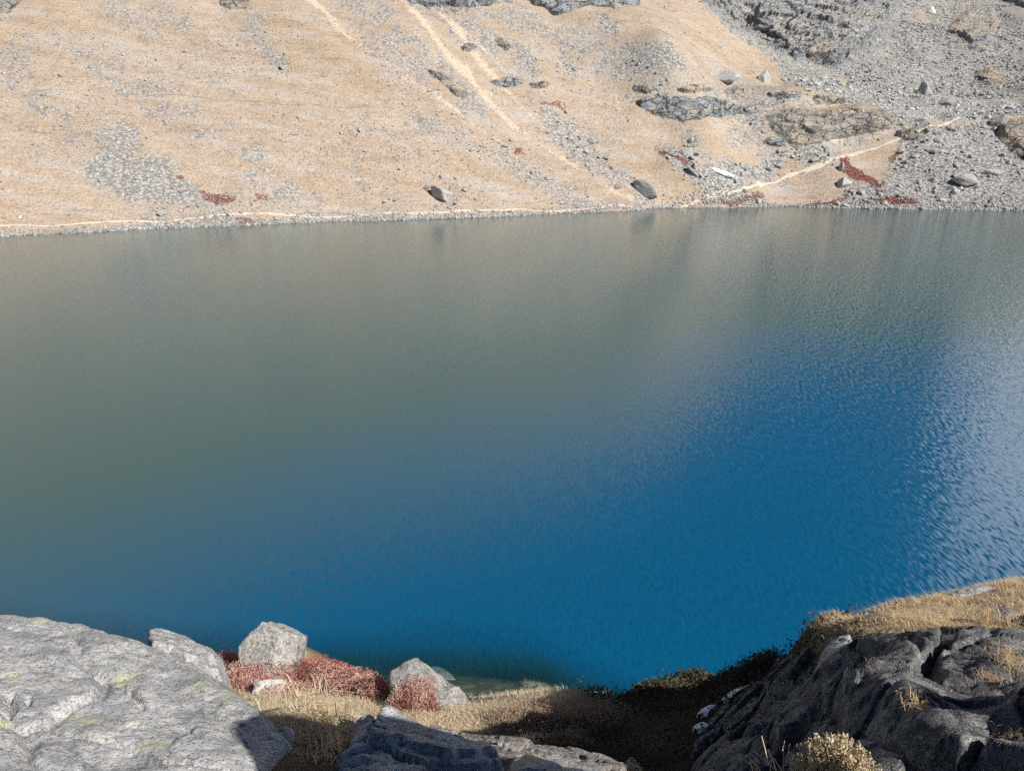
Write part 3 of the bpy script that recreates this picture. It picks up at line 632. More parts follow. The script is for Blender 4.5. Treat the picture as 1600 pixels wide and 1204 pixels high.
boulder(1453, 21, 13, 10, 'small white block of stone high at the upper right', (1.0, 0.8, 0.75), MAT_WHITE_STONE)
boulder(1443, 148, 22, 11, 'grey tilted slab boulder on the valley floor at the right', (1.0, 0.6, 0.8), rot=(0, 0.6, 0), tone=0.7)
boulder(1317, 289, 16, 14, 'rounded grey boulder below the long red shrub patch', (1, 0.9, 1.0), tone=0.8)
boulder(1314, 264, 11, 15, 'small upright grey boulder beside the long red shrub patch', (0.9, 0.9, 1.1), tone=0.8)
boulder(1508, 285, 28, 16, 'big low grey boulder in the middle of the wide boulder field', (1, 0.8, 0.6), tone=0.6)
boulder(1552, 272, 26, 17, 'long flat slab boulder in the wide boulder field at the right edge', (1.1, 0.6, 0.4), rot=(0, -0.1, 0), tone=0.7)
boulder(1075, 240, 16, 18, 'grey block at the foot of the small scree tongue below the low cliff', (1, 0.9, 0.8), tone=0.7)
boulder(1085, 272, 20, 19, 'long dark-edged slab lying in the scree below the low cliff', (1.2, 0.5, 0.35), rot=(0, 0.75, 0), tone=0.3)
boulder(1480, 165, 22, 20, 'dark-fronted tilted slab on the pale valley floor', (1.1, 0.6, 0.6), rot=(0, -0.3, 0), tone=0.3)
boulder(1560, 196, 18, 21, 'grey boulder with a dark shaded side by the right-hand rock face', (1, 0.8, 0.9), tone=0.3)
P0 = fp((31, 341))[0]
cairn = link('cairn', None, loc=P0); tag(cairn, 'small white stacked cairn beside the shore path at the far left', 'cairn')
for k, (z, s) in enumerate(((0.10, 0.34), (0.36, 0.26), (0.60, 0.2), (0.80, 0.14))):
    v, f = rock_shape(2, 300+k, 9, 0.05, 14, (s, s*0.9, s*0.55)); link('stone', mesh_data('stone', v, f, False, dict(tone=np.full(len(v), 0.5))), MAT_WHITE_STONE, cairn, (0.03*(-1)**k, 0, z))

# ------------------------------------------------------------------ rock outcrops on the far slope
def crag(label, poly, H, cell, mat, seed, step=1.7, edge=7.0, strata=(0.4, -0.3, 1.0), relief=1.0, steep=1.5, cap=0.9, name='rock_outcrop'):
    poly = np.array(poly, float); lo = poly.min(0)-8; hi = poly.max(0)+8
    gx = np.arange(lo[0], hi[0], step); gy = np.arange(lo[1], hi[1], step); PX, PY = np.meshgrid(gx, gy); sh = PX.shape
    P = FAR.hit(PX.ravel(), PY.ravel(), 110, 555, 270); W = np.c_[PX.ravel(), PY.ravel()]
    foot_in = polydist(W, poly).reshape(sh) > 0; fr = np.where(foot_in.any(0), sh[0]-1-np.argmax(foot_in[::-1], 0), -1)
    fr = np.interp(np.arange(sh[1]), np.where(fr >= 0)[0], fr[fr >= 0]); kk = np.ones(31)/31; fr = np.convolve(np.pad(fr, 15, 'edge'), kk, 'valid')
    G = P.reshape(sh+(3,)); fi = np.clip(np.round(fr).astype(int), 0, sh[0]-1); foot = G[fi, np.arange(sh[1])]
    foot = np.stack([np.convolve(np.pad(foot[:, q], 15, 'edge'), kk, 'valid') for q in range(3)], -1)
    rr_ = ray(W[:, 0], W[:, 1]); rr_ = rr_/rr_[:, 1:2]; y0 = np.tile(foot[:, 1], sh[0]); z0 = np.tile(foot[:, 2], sh[0])
    dp = (z0-CAM[2]-steep*y0)/(rr_[:, 2]-steep); dp = np.where((dp > 50) & (dp < 900), dp, P[:, 1]); dp = np.maximum(dp, y0-1)
    mm = sstep(-3, edge*1.7, polydist(W, poly))*sstep(-1, 5, (fr[None, :]-np.arange(sh[0])[:, None]).ravel()); dn = P[:, 1]*(1-mm)+np.maximum(np.minimum(dp, P[:, 1]), P[:, 1]-cap*cell)*mm; P = CAM+rr_*dn[:, None]
    D = np.tile(np.array([0.1, -0.75, 0.5]), (len(P), 1))
    m = polydist(W, poly)+9*fbm(P, 6, 5, seed, 0.65)-1
    A = P.copy(); st_ = np.array(strata)/np.linalg.norm(strata); e1 = np.array([0.80, 0.1, 0.59]); A = P-e1*(P@e1)[:, None]*0.6+0.25*np.stack([fbm(P, 4, 3, 1), fbm(P, 4, 3, 2), fbm(P, 4, 3, 3)], -1)*cell*0.6
    f1, b1 = facets(A, cell, seed, 1.3); f2, b2 = facets(A+7, cell*0.38, seed+9, 1.2); f3, b3 = facets(A+3, cell*0.16, seed+19, 1.0)
    p1 = np.clip(b1/0.10, 0, 1); p2 = np.clip(b2/0.12, 0, 1); p3 = np.clip(b3/0.15, 0, 1); broad = fbm(P, cell*2.2, 3, seed+40)
    h = sstep(-2, edge, m)*(H*(0.30+0.5*broad)+cell*relief*(0.26*p1*(0.05+f1)+0.10*p2*(0.1+f2)+0.03*p3*(0.3+f3)))
    h = np.where(m < 0, -0.25*sstep(0, -4, m), h)
    V = P+D*h[:, None]; keep = m > -5
    F = grid_faces(sh[0], sh[1], keep)
    V, F, _ = compact(V, F, {})
    F = F[:, ::-1]
    return tag(link(name, mesh_data(name, V, F, False), mat), label, 'rock outcrop')
crag('large grey rock crag with slanting slabs at the upper right, beside the grass edge', [(1085, -30), (1098, 5), (1130, 30), (1165, 50), (1195, 72), (1225, 92), (1260, 108), (1300, 112), (1330, 100), (1352, 86), (1380, 60), (1398, 35), (1415, -30)], 3.0, 7.5, MAT_CRAG_GREY, 4, relief=1.25, edge=14, cap=2.6)
crag('slanting blue-grey slab outcrop above the boulder slope at the right edge', [(1475, 48), (1492, 28), (1520, 10), (1548, 14), (1566, 38), (1556, 70), (1540, 86), (1515, 78), (1500, 62)], 1.2, 5, MAT_CRAG_GREY, 6, steep=0.8)
crag('low grey cliff with an undercut dark base below the bench', [(985, 158), (1010, 150), (1060, 152), (1100, 148), (1135, 158), (1160, 165), (1165, 178), (1140, 180), (1100, 188), (1062, 192), (1030, 182), (1000, 172)], 1.5, 4, MAT_CRAG_GREY, 8, edge=7)
crag('broken brown cliff band above the footpath', [(1195, 180), (1230, 166), (1290, 168), (1345, 162), (1385, 172), (1402, 188), (1390, 203), (1340, 212), (1300, 220), (1265, 230), (1238, 230), (1215, 212)], 1.5, 3.4, MAT_CRAG_BROWN, 12, edge=8)
crag('dark brown outcrop lying along the middle of the grass slope', [(668, 108), (690, 112), (706, 122), (726, 134), (734, 148), (726, 155), (708, 146), (690, 128), (672, 118)], 1.3, 2.0, MAT_CRAG_BROWN, 15, edge=4)
crag('dark grey rock ledge along the top of the middle slope', [(625, -20), (640, 8), (665, 14), (690, 10), (720, 14), (770, 10), (800, 4), (820, -20)], 2.2, 3, MAT_CRAG_GREY, 17, edge=4)
crag('grey rock ledge at the top edge above the small scree patches', [(812, -20), (830, 6), (850, 16), (868, 26), (890, 20), (925, 8), (960, 10), (1000, 6), (1020, -20)], 2.2, 3, MAT_CRAG_GREY, 19, edge=4)
crag('brown ribbed rock face at the right edge of the boulder field', [(1556, 196), (1580, 186), (1640, 180), (1660, 255), (1615, 256), (1585, 240), (1560, 222)], 1.8, 4, MAT_CRAG_BROWN, 23, edge=5, steep=0.8)
crag('dark outcrop in the top left corner of the slope', [(-40, -15), (22, -15), (30, 6), (12, 18), (-40, 20)], 2.4, 2.4, MAT_CRAG_BROWN, 27, edge=4)
crag('small dark outcrop at the top edge of the left slope', [(338, -15), (400, -15), (392, 4), (362, 14), (346, 8)], 2.2, 2.2, MAT_CRAG_BROWN, 29, edge=4)
crag('upper crag filling the top right corner', [(1420, -30), (1430, 4), (1470, 4), (1500, -2), (1560, 2), (1600, 20), (1700, 30), (1700, -30)], 4, 7, MAT_CRAG_GREY, 31, steep=0.8)
crag('small weathered outcrop beside the boulder patch on the upper middle slope', [(768, 55), (785, 58), (800, 72), (792, 80), (774, 70)], 1.6, 1.8, MAT_CRAG_BROWN, 33, edge=4)

for k, (px, py, w_, h_, lab) in enumerate(((1172, 170, 26, 10, 'between the two low cliffs'), (1085, 138, 30, 9, 'on the bench just above the undercut cliff'), (1150, 142, 22, 8, 'under the pointed boulder on the bench'), (1225, 150, 30, 9, 'just above the brown cliff band'), (1300, 155, 34, 9, 'at the top of the brown cliff band near the valley'), (1010, 140, 22, 9, 'above the left end of the undercut cliff'),
                                       (1215, 222, 20, 9, 'at the foot of the brown cliff band'), (1420, 212, 26, 10, 'where the footpath enters the boulders'), (1545, 120, 30, 14, 'in the boulder slope near the right edge'), (790, 128, 26, 9, 'beside the right arm of the pale gully'), (850, 132, 22, 8, 'above the right scree run'), (735, 75, 16, 9, 'between the two arms of the pale gully'))):
    t_ = np.linspace(0, 6.283, 9)[:-1]; r_ = np.random.default_rng(700+k).uniform(0.7, 1.2, 8)
    crag('small jagged outcrop '+lab, list(zip(px+w_*np.cos(t_)*r_, py+h_*np.sin(t_)*r_)), 1.0, 2.4, MAT_CRAG_BROWN if k % 3 else MAT_CRAG_GREY, 60+k, edge=4, step=1.5)
# ------------------------------------------------------------------ low plants on the far slope
def leaf_quads(C, size, rng, up=0.35):
    n = len(C); a = rng.normal(size=(n, 3)); a /= np.linalg.norm(a, axis=1, keepdims=True); b = rng.normal(size=(n, 3)); b -= a*(a*b).sum(1, keepdims=True); b /= np.linalg.norm(b, axis=1, keepdims=True)
    s = (size if np.ndim(size) else np.full(n, size))[:, None]*rng.uniform(0.7, 1.3, (n, 1))
    V = np.stack([C-a*s, C-b*s*0.5, C+a*s, C+b*s*0.5], 1).reshape(-1, 3)
    return V, np.arange(n*4).reshape(-1, 4)
for k, (poly, n) in enumerate(RED_W):
    lo = poly[:, :2].min(0)-1; hi = poly[:, :2].max(0)+1; N = int(min(np.prod(hi-lo)*26, 9000)); r = np.random.default_rng(400+k)
    Q = r.uniform(lo, hi, (N, 2)); keep = (polydist(Q, poly)+0.55*fbm(Q, 6, 4, 21)+1.6*fbm(Q, 1.8, 3, 55)) > 0.1; Q = Q[keep]
    C = np.c_[Q, FAR(Q)+r.uniform(0.02, 0.42, len(Q))*(0.6+0.6*fbm(Q, 1.2, 2, 56))]
    if len(C) < 5: continue
    v, f = leaf_quads(C, 0.16, r)
    tag(link('red_shrub_patch', mesh_data('red_shrub_patch', v, f, False, dict(tone=np.repeat(r.uniform(size=len(C)), 4))), MAT_FAR_RED), 'far red shrub patch, '+n, 'shrub patch', 'red shrub patches across the lake')
r = np.random.default_rng(91); Q = np.c_[r.uniform(-120, 140, 9000), r.uniform(125, 300, 9000)]; z = FAR(Q)
he_ = masks(np.c_[Q, z])[3]; k = (z > 0.4) & (r.uniform(size=len(Q)) < 0.22+0.5*he_+0.3*fbm(Q, 25, 3, 61)); Q = Q[k]
hv = masks(np.c_[Q, FAR(Q)])[3]; n_ = 7; C = np.repeat(np.c_[Q, FAR(Q)], n_, 0)+r.normal(0, 1, (len(Q)*n_, 3))*np.array([0.22, 0.16, 0.06])+np.array([0, 0, 0.10])
v, f = leaf_quads(C, 0.14, r); kind(link('grass_tufts', mesh_data('grass_tufts', v, f, False, dict(tone=np.repeat(np.repeat(r.uniform(size=len(Q)), n_), 4))), MAT_TUFT), 'stuff', 'dark dry tufts dotted over the far grass slope', 'grass')

# white peak added out of view, mirrored as the glint on the right-hand water
a = np.linspace(0.46, 1.9, 110); e = np.linspace(0, 1, 60); A_, E_ = np.meshgrid(a, e)
yy = 560+300*E_+50*fbm(np.stack([A_*5, E_*4], -1), 1.0, 4, 3); xx = A_*yy
top = (90+440*sstep(0.46, 0.62, A_))*(1-0.25*sstep(1.1, 1.9, A_)); zz = 20+(top-20)*E_**0.9+30*fbm(np.stack([A_*9, E_*6], -1), 1.0, 4, 5)*E_
V = np.stack([xx, yy, zz], -1); B = V[::-1].copy(); B[..., 1] = 1250-0.3*B[..., 1]; B[..., 2] *= 0.97
V = np.concatenate([V, B], 0); kind(link('added_glint_peak', mesh_data('added_glint_peak', V.reshape(-1, 3), grid_faces(120, 110), True), MAT_GLINT_PEAK), 'structure')

# ------------------------------------------------------------------ the near bank
def TAN(py):
    q = (py-602)/FPX; return (math.sin(PITCH)+math.cos(PITCH)*q)/(math.cos(PITCH)-math.sin(PITCH)*q)
nb = list(pts((440, 1204, 2.12), (500, 1204, 2.05), (540, 1150, 2.45), (478, 1112, 2.9), (600, 1204, 2.3), (700, 1204, 2.3), (1250, 1204, 3.4), (1300, 1204, 3.0), (1500, 1204, 2.6),
    *[(x, y, 2.34/(TAN(y)-0.5)) for x, y in ((345, 1034), (410, 1030), (480, 1026), (540, 1056), (600, 1074), (700, 1112), (760, 1106), (820, 1088), (905, 1076), (340, 1060), (390, 1080), (430, 1098), (480, 1070), (560, 1092), (560, 1108), (620, 1112), (640, 1128), (700, 1125), (760, 1130), (820, 1120), (870, 1100))], (850, 1150, 5.6),
    (940, 1110, 8.4), (960, 1150, 6.2), (1000, 1078, 11.5), (1000, 1120, 8.4), (1050, 1170, 5.2), (1100, 1055, 12.2), (1100, 1100, 8.8), (1200, 1032, 9.6), (1200, 1080, 7.0), (1255, 1020, 7.4), (1120, 1150, 5.4), (1200, 1150, 4.6),
    (1000, 1095, 11.0), (1100, 1078, 10.3), (1200, 1056, 8.2),
    (1320, 988, 5.0), (1380, 955, 5.6), (1450, 940, 5.7), (1520, 925, 5.9), (1600, 912, 6.0), (1700, 905, 6.2), (1600, 965, 4.6), (1500, 970, 4.8), (1400, 1060, 3.8), (1500, 1080, 3.4), (1600, 1080, 3.2), (1750, 1000, 4.0)))
nb += [np.array([x, y, z]) for x in (-6.5, -4.5, -3, -1.5, 0, 1.5) for y, z in ((10.6, 6.4), (13.5, 3.9), (16.5, 1.7))]
nb += [np.array([x, 3.6, z]) for x, z in ((-1.5, 12.5), (-1.0, 12.35), (-0.5, 12.35), (0.0, 12.3), (0.5, 12.15), (0.95, 12.2))]+[np.array([x, 6.0, z]) for x, z in ((-2.4, 10.9), (-1.6, 10.6), (-0.9, 10.55), (-0.2, 10.5), (0.6, 10.5))]
nb += [np.array(p, float) for p in ((0, 0, 13.6), (-0.6, 1.0, 13.4), (0.6, 1.0, 13.4), (-1.6, 1.2, 13.3), (-3, 0, 13.6), (1.0, 1.8, 13.2), (0.4, 1.9, 13.3), (3.5, 0.5, 13.8), (0, -4, 14.6), (-8, -3, 14.6), (7, -3, 16.5), (12, 2, 16.5), (16, -6, 19), (0, -14, 17), (-16, -12, 15), (20, 8, 14),
    (-2.5, 3.0, 13.2), (-4, 4.5, 12.0), (-6, 2, 13.4), (-10, 4, 12.2), (-7, 9, 8.2), (-11, 13, 5.0), (-16, 8, 9.0), (-25, 10, 9),
    (2.3, 6.3, 11.0), (2.8, 6.4, 11.1), (3.4, 6.6, 11.3), (4.2, 6.9, 11.4), (5.2, 7.2, 11.4), (6.4, 7.4, 11.5), (3.2, 7.6, 9.6), (5, 8.2, 9.2), (6.5, 8.4, 9.0), (9, 8, 10), (4, 11, 6), (8, 11.5, 5), (12, 10.5, 5.5), (16, 11, 5))]
near_shore = [(-45, 24), (-30, 23), (-20, 22), (-14, 20.8), (-10, 20.2), (-6, 19.8), (-3, 19.2), (-1, 19.0), (1, 18.8), (3, 18.0), (5.5, 16.6), (8, 15.2), (12, 13.8), (20, 13.5), (30, 15), (45, 18)]
for x, y in near_shore:
    nb.append(np.array([x, y, 0.0]))
    dp = 1.0 if -4 < x < 2 else 1.5
    nb += [np.array([x, y+2.2, -0.75*dp]), np.array([x, y+5, -2.7*dp]), np.array([x, y+11, -6.0]), np.array([x, y+30, -16])]
near_rbf = RBF(nb, 0.35, 1e-4)
def near_height(X):
    z = near_rbf(X); return z+fbm(X, 0.9, 4, 70)*0.06+fbm(X, 3.0, 3, 71)*0.06
NEAR = Grid(near_height, -14, 16, -1.0, 34, 0.06)
def np_(*l):
    a = np.array(l, float); return NEAR.hit(a[:, 0], a[:, 1], 1.2, 33, 500)
def axis(a, b, s, lo, hi, g=1.18):
    c = list(np.arange(a, b, s)); d = s
    while c[-1] < hi: d *= g; c.append(c[-1]+d)
    d = s
    while c[0] > lo: d *= g; c.insert(0, c[0]-d)
    return np.array(c)
xs = axis(-8, 9, 0.07, -70, 70); ys = axis(0.6, 22, 0.07, -30, 75); X, Y = np.meshgrid(xs, ys); XY = np.stack([X, Y], -1)
inside = (X > -13.9) & (X < 15.9) & (Y > -0.9) & (Y < 33.8)
Z = np.where(inside, NEAR(XY), 0.0); out = ~inside; Z[out] = near_height(XY[out])
V = np.stack([X, Y, Z], -1).reshape(-1, 3)
DRY = np_( (345, 1060), (335, 1032), (400, 1026), (480, 1022), (520, 1050), (600, 1075), (700, 1096), (760, 1092), (830, 1072), (905, 1074), (900, 1084), (810, 1110), (850, 1130), (800, 1162), (690, 1172), (560, 1135), (470, 1108))
DRY2 = pts((1250, 1022, 6.6), (1275, 990, 7.2), (1345, 960, 7.6), (1450, 935, 7.6), (1600, 905, 7.4), (1800, 900, 7.6), (1750, 985, 4.0), (1600, 985, 3.9), (1480, 985, 4.2), (1380, 992, 4.4))
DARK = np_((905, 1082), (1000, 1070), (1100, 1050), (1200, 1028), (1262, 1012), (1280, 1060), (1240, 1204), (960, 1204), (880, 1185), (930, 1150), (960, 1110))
SHADE_PAINT = np_((455, 1203), (500, 1112), (560, 1115), (700, 1203))  # outline of the cast shadow, painted dark into the ground colour
P2 = V[:, :2]; wob = 0.25*fbm(P2, 0.8, 3, 81)
dry = np.maximum(sstep(-0.25, 0.25, polydist(P2, DRY)+wob), sstep(-0.2, 0.2, polydist(P2, DRY2)+0.5*wob)); dark = np.maximum(sstep(-0.3, 0.3, polydist(P2, DARK)+wob), sstep(-0.1, 0.1, polydist(P2, SHADE_PAINT)))*(1-dry)
bed = sstep(0.12, -0.1, V[:, 2])
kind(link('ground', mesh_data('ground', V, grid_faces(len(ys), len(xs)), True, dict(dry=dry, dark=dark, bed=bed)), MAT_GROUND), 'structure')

# ------------------------------------------------------------------ lake
xs = axis(-12, 14, 0.35, -420, 420, 1.12); ys = axis(11, 30, 0.35, -5, 380, 1.12); X, Y = np.meshgrid(xs, ys); XY = np.stack([X, Y], -1)
zb = np.where((X > -13.9) & (X < 15.9) & (Y < 33), NEAR(XY), 0); o_ = ~((X > -13.9) & (X < 15.9) & (Y < 33)); zb[o_] = near_rbf(XY[o_])
zb = np.where(Y > 60, -20, zb)
V = np.stack([X, Y, 0*X], -1).reshape(-1, 3)
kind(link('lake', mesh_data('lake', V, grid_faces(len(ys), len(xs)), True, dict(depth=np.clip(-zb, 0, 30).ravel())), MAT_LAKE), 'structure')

# ------------------------------------------------------------------ near rocks
def slab(name, label, outline, inner, mat, res=0.018, edge=0.10, steep=5.0, depth=1.2, rough=(0.03, 0.25), fac=(0.03, 0.35), seed=1, cracks=(), lichen=(), cat='rock', wob=0.05, soft=0.06, grain=(-35, 0.45)):
    """a block of rock: top surface through points on outline and inside, rounded rim, steep flanks that run into the ground"""
    O = pts(*outline); I = pts(*inner) if len(inner) else np.zeros((0, 3)); f = RBF(np.concatenate([O, I]), 0.02, 1e-3)
    pad = depth/steep+0.06; lo = O[:, :2].min(0)-pad; hi = O[:, :2].max(0)+pad
    gx = np.arange(lo[0], hi[0], res); gy = np.arange(lo[1], hi[1], res); X, Y = np.meshgrid(gx, gy); Q = np.c_[X.ravel(), Y.ravel()]
    sd = polydist(Q, O)+wob*fbm(Q, 0.35, 4, seed)
    z = f(Q).reshape(X.shape); kb = max(1, int(soft/res)); ker = np.ones(2*kb+1)/(2*kb+1)
    for _ in range(2):
        for ax in (0, 1): z = np.apply_along_axis(lambda v: np.convolve(np.pad(v, kb, 'edge'), ker, 'valid'), ax, z)
    z = z.ravel(); P3 = np.c_[Q, z]
    ca, sa = math.cos(R(grain[0])), math.sin(R(grain[0])); G3 = np.c_[(P3[:, 0]*ca+P3[:, 1]*sa)*grain[1], -P3[:, 0]*sa+P3[:, 1]*ca, P3[:, 2]*1.5]
    G3 = G3+0.25*fac[1]*np.stack([fbm(P3, fac[1]*0.8, 3, seed+k) for k in (11, 12, 13)], -1)
    f1, b1 = facets(G3, fac[1], seed, 1.4); f2, b2 = facets(G3+5, fac[1]*0.37, seed+3, 1.2)
    f3, b3 = facets(G3+9, fac[1]*0.14, seed+6, 1.0)
    z = z+rough[0]*fbm(P3, rough[1], 6, seed+7, 0.55)+fac[0]*(np.clip(b1/0.06, 0, 1)*(0.3+f1)-(0.6 if fac[0] < 0.1 else 0.72))+(0.30 if fac[0] < 0.1 else 0.2)*fac[0]*(np.clip(b2/0.08, 0, 1)*(0.4+f2)-0.6)+(0.09 if fac[0] < 0.1 else 0.05)*fac[0]*(np.clip(b3/0.10, 0, 1)*(0.5+f3)-0.6)
    for c in cracks:
        L = np.array(c, float); C = at(L[:, 0], L[:, 1], L[:, 2]); d = 0.004+linedist(Q+0.02*np.stack([fbm(Q, 0.08, 3, 5), fbm(Q, 0.08, 3, 6)], -1), C, L[:, 3]); z = z-L[0, 4]*sstep(0.012, -0.01, d)
    lic = np.zeros(len(Q))
    for (px, py, d, rad) in lichen:
        c = at(px, py, d)[:2]; lic = np.maximum(lic, sstep(rad*1.5, rad*0.4, np.linalg.norm(Q-c, axis=1)))
    t = np.clip(1-sd/edge, 0, 1); drop = edge*(1-np.sqrt(np.clip(1-t*t, 0, 1)))*0.8
    z = z-np.where(sd > 0, drop, 0.8*edge-steep*sd)
    keep = sd > -depth/steep; V = np.c_[Q, z]
    F = grid_faces(len(gy), len(gx), keep); V, F, at_ = compact(V, F, dict(lichen=lic))
    return tag(link(name, mesh_data(name, V, F, True, at_), mat), label, cat)

slab('rock_slab', 'big flat lichen-spotted grey rock filling the lower left corner',
     [(-260, 925, 3.6), (0, 948, 3.32), (60, 956, 3.28), (112, 964, 3.2), (124, 960, 3.24), (170, 975, 3.15), (215, 994, 3.02), (240, 1003, 2.98), (330, 1034, 2.86), (372, 1068, 2.68), (412, 1100, 2.55), (466, 1130, 2.42), (462, 1160, 2.3), (440, 1185, 2.18), (425, 1215, 2.02), (400, 1330, 1.6), (0, 1480, 1.15), (-420, 1330, 1.5)],
     [(0, 1204, 1.95), (150, 1100, 2.45), (250, 1150, 2.2), (0, 1080, 2.45), (350, 1204, 2.0), (330, 1120, 2.42), (-150, 1100, 2.35)], MAT_ROCK, 0.012, 0.09, 5, 1.5, (0.035, 0.30), (0.034, 0.60), 3,
     cracks=[[(20, 1082, 2.42, 0.012, 0.05), (16, 1100, 2.38, 0.016, 0.05), (22, 1112, 2.33, 0.012, 0.05), (20, 1135, 2.25, 0.006, 0.05)], [(46, 1092, 2.40, 0.012, 0.05), (50, 1106, 2.35, 0.008, 0.05)], [(188, 1070, 2.56, 0.006, 0.045), (205, 1084, 2.50, 0.010, 0.045), (212, 1092, 2.46, 0.004, 0.045), (224, 1110, 2.40, 0.008, 0.045)],
             [(180, 1120, 2.34, 0.003, 0.03), (195, 1138, 2.27, 0.005, 0.03), (215, 1143, 2.25, 0.002, 0.03)], [(48, 1142, 2.22, 0.006, 0.03), (56, 1150, 2.2, 0.003, 0.03)], [(275, 1040, 2.8, 0.004, 0.03), (282, 1050, 2.75, 0.006, 0.03), (292, 1056, 2.72, 0.002, 0.03)], [(332, 1123, 2.42, 0.004, 0.03), (340, 1134, 2.36, 0.005, 0.03)], [(285, 1140, 2.28, 0.003, 0.03), (300, 1150, 2.24, 0.005, 0.03), (320, 1160, 2.2, 0.002, 0.03)], [(365, 1138, 2.36, 0.003, 0.03), (380, 1146, 2.32, 0.005, 0.03)], [(437, 1125, 2.42, 0.003, 0.03), (441, 1140, 2.36, 0.006, 0.03)], [(300, 1085, 2.58, 0.003, 0.025), (345, 1108, 2.46, 0.004, 0.025), (380, 1122, 2.42, 0.002, 0.025)], [(225, 1038, 2.85, 0.006, 0.02), (250, 1046, 2.8, 0.003, 0.02)], [(110, 1165, 2.15, 0.003, 0.025), (118, 1175, 2.1, 0.005, 0.025)], [(240, 1180, 2.1, 0.002, 0.02), (300, 1196, 2.03, 0.005, 0.02), (360, 1204, 2.0, 0.002, 0.02)]],
     lichen=[(197, 1060, 2.62, 0.07), (60, 977, 3.15, 0.06), (20, 1060, 2.55, 0.05), (310, 1080, 2.58, 0.05), (360, 1095, 2.55, 0.06), (140, 1140, 2.3, 0.07), (5, 1150, 2.2, 0.06), (118, 1125, 2.33, 0.03), (240, 1165, 2.15, 0.06), (110, 990, 3.05, 0.04)])
slab('rock', 'narrow grey rock wedge leaning behind the big flat rock',
     [(226, 990, 3.9), (250, 984, 4.0), (285, 996, 3.95), (330, 1012, 3.9), (345, 1022, 3.8), (340, 1040, 3.6), (290, 1030, 3.55), (235, 1010, 3.6)], [], MAT_ROCK, 0.012, 0.025, 6, 1.5, (0.015, 0.15), (0.05, 0.28), 5, wob=0.03, soft=0.03)
slab('rock', 'rounded dark rock lying in the black shadow at the bottom edge',
     [(552, 1120, 2.45), (580, 1112, 2.5), (625, 1124, 2.45), (650, 1142, 2.38), (690, 1158, 2.32), (740, 1168, 2.3), (768, 1172, 2.28), (790, 1215, 2.02), (800, 1330, 1.55), (560, 1340, 1.5), (540, 1215, 1.98), (545, 1165, 2.2)],
     [(620, 1180, 2.12), (680, 1190, 2.09)], MAT_ROCK, 0.012, 0.06, 4, 0.9, (0.03, 0.2), (0.075, 0.34), 8, lichen=[(640, 1170, 2.2, 0.06)])
slab('rock', 'low layered rock ledge between the pale grass and the dark shadowed rock',
     [(636, 1140, 4.6), (660, 1132, 4.8), (720, 1146, 4.7), (800, 1152, 4.5), (850, 1160, 4.3), (930, 1178, 3.9), (990, 1204, 3.4), (880, 1204, 3.0), (800, 1188, 3.1), (740, 1172, 3.4), (690, 1156, 3.9)], [], MAT_ROCK_BROWN, 0.016, 0.07, 4, 1.2, (0.03, 0.2), (0.04, 0.25), 11)
slab('rock', 'pale green-tinged rock at the bottom edge right of the shadow',
     [(792, 1186, 2.3), (830, 1174, 2.42), (880, 1178, 2.4), (930, 1190, 2.3), (965, 1206, 2.2), (960, 1300, 1.7), (800, 1300, 1.6)], [], MAT_ROCK, 0.013, 0.07, 4, 0.9, (0.02, 0.2), (0.02, 0.25), 14, lichen=[(840, 1185, 2.3, 0.07), (890, 1190, 2.25, 0.06)])
slab('rock', 'flat weathered rock slab slanting below the lit grass strip',
     [(778, 1108, 10.6), (800, 1098, 11.4), (850, 1090, 12.0), (905, 1080, 13.2), (960, 1076, 13.4), (945, 1086, 12.2), (880, 1106, 10.4), (820, 1118, 9.6), (790, 1118, 9.8)], [], MAT_ROCK_BROWN, 0.05, 0.2, 3, 1.5, (0.10, 0.6), (0.12, 0.7), 17, wob=0.15)
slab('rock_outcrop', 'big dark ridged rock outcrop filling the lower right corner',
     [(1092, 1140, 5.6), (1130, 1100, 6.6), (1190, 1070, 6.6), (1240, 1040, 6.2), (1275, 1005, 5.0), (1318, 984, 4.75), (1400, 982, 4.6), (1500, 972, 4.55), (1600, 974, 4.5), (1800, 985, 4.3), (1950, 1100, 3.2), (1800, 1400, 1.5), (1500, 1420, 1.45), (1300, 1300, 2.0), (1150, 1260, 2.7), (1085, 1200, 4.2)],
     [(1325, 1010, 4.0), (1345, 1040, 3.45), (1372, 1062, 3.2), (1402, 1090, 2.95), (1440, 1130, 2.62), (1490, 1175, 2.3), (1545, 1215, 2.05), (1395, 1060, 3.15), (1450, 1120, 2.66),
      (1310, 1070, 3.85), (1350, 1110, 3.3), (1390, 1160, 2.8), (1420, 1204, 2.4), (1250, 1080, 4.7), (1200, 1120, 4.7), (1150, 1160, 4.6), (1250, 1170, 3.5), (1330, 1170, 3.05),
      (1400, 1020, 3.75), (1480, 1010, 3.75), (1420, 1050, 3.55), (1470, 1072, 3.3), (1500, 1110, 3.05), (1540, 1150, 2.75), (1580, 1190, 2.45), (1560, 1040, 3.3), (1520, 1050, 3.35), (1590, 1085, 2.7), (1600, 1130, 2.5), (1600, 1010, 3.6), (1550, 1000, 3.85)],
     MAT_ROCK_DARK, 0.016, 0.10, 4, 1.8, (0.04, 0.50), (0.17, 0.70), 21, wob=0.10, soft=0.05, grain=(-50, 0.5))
slab('rock', 'small pale flat stone at the tip of the dark outcrop',
     [(1288, 1012, 4.55), (1300, 994, 4.75), (1330, 990, 4.7), (1336, 1004, 4.45), (1320, 1016, 4.3)], [], MAT_ROCK, 0.014, 0.04, 5, 0.5, (0.01, 0.1), (0.02, 0.12), 24, wob=0.02)
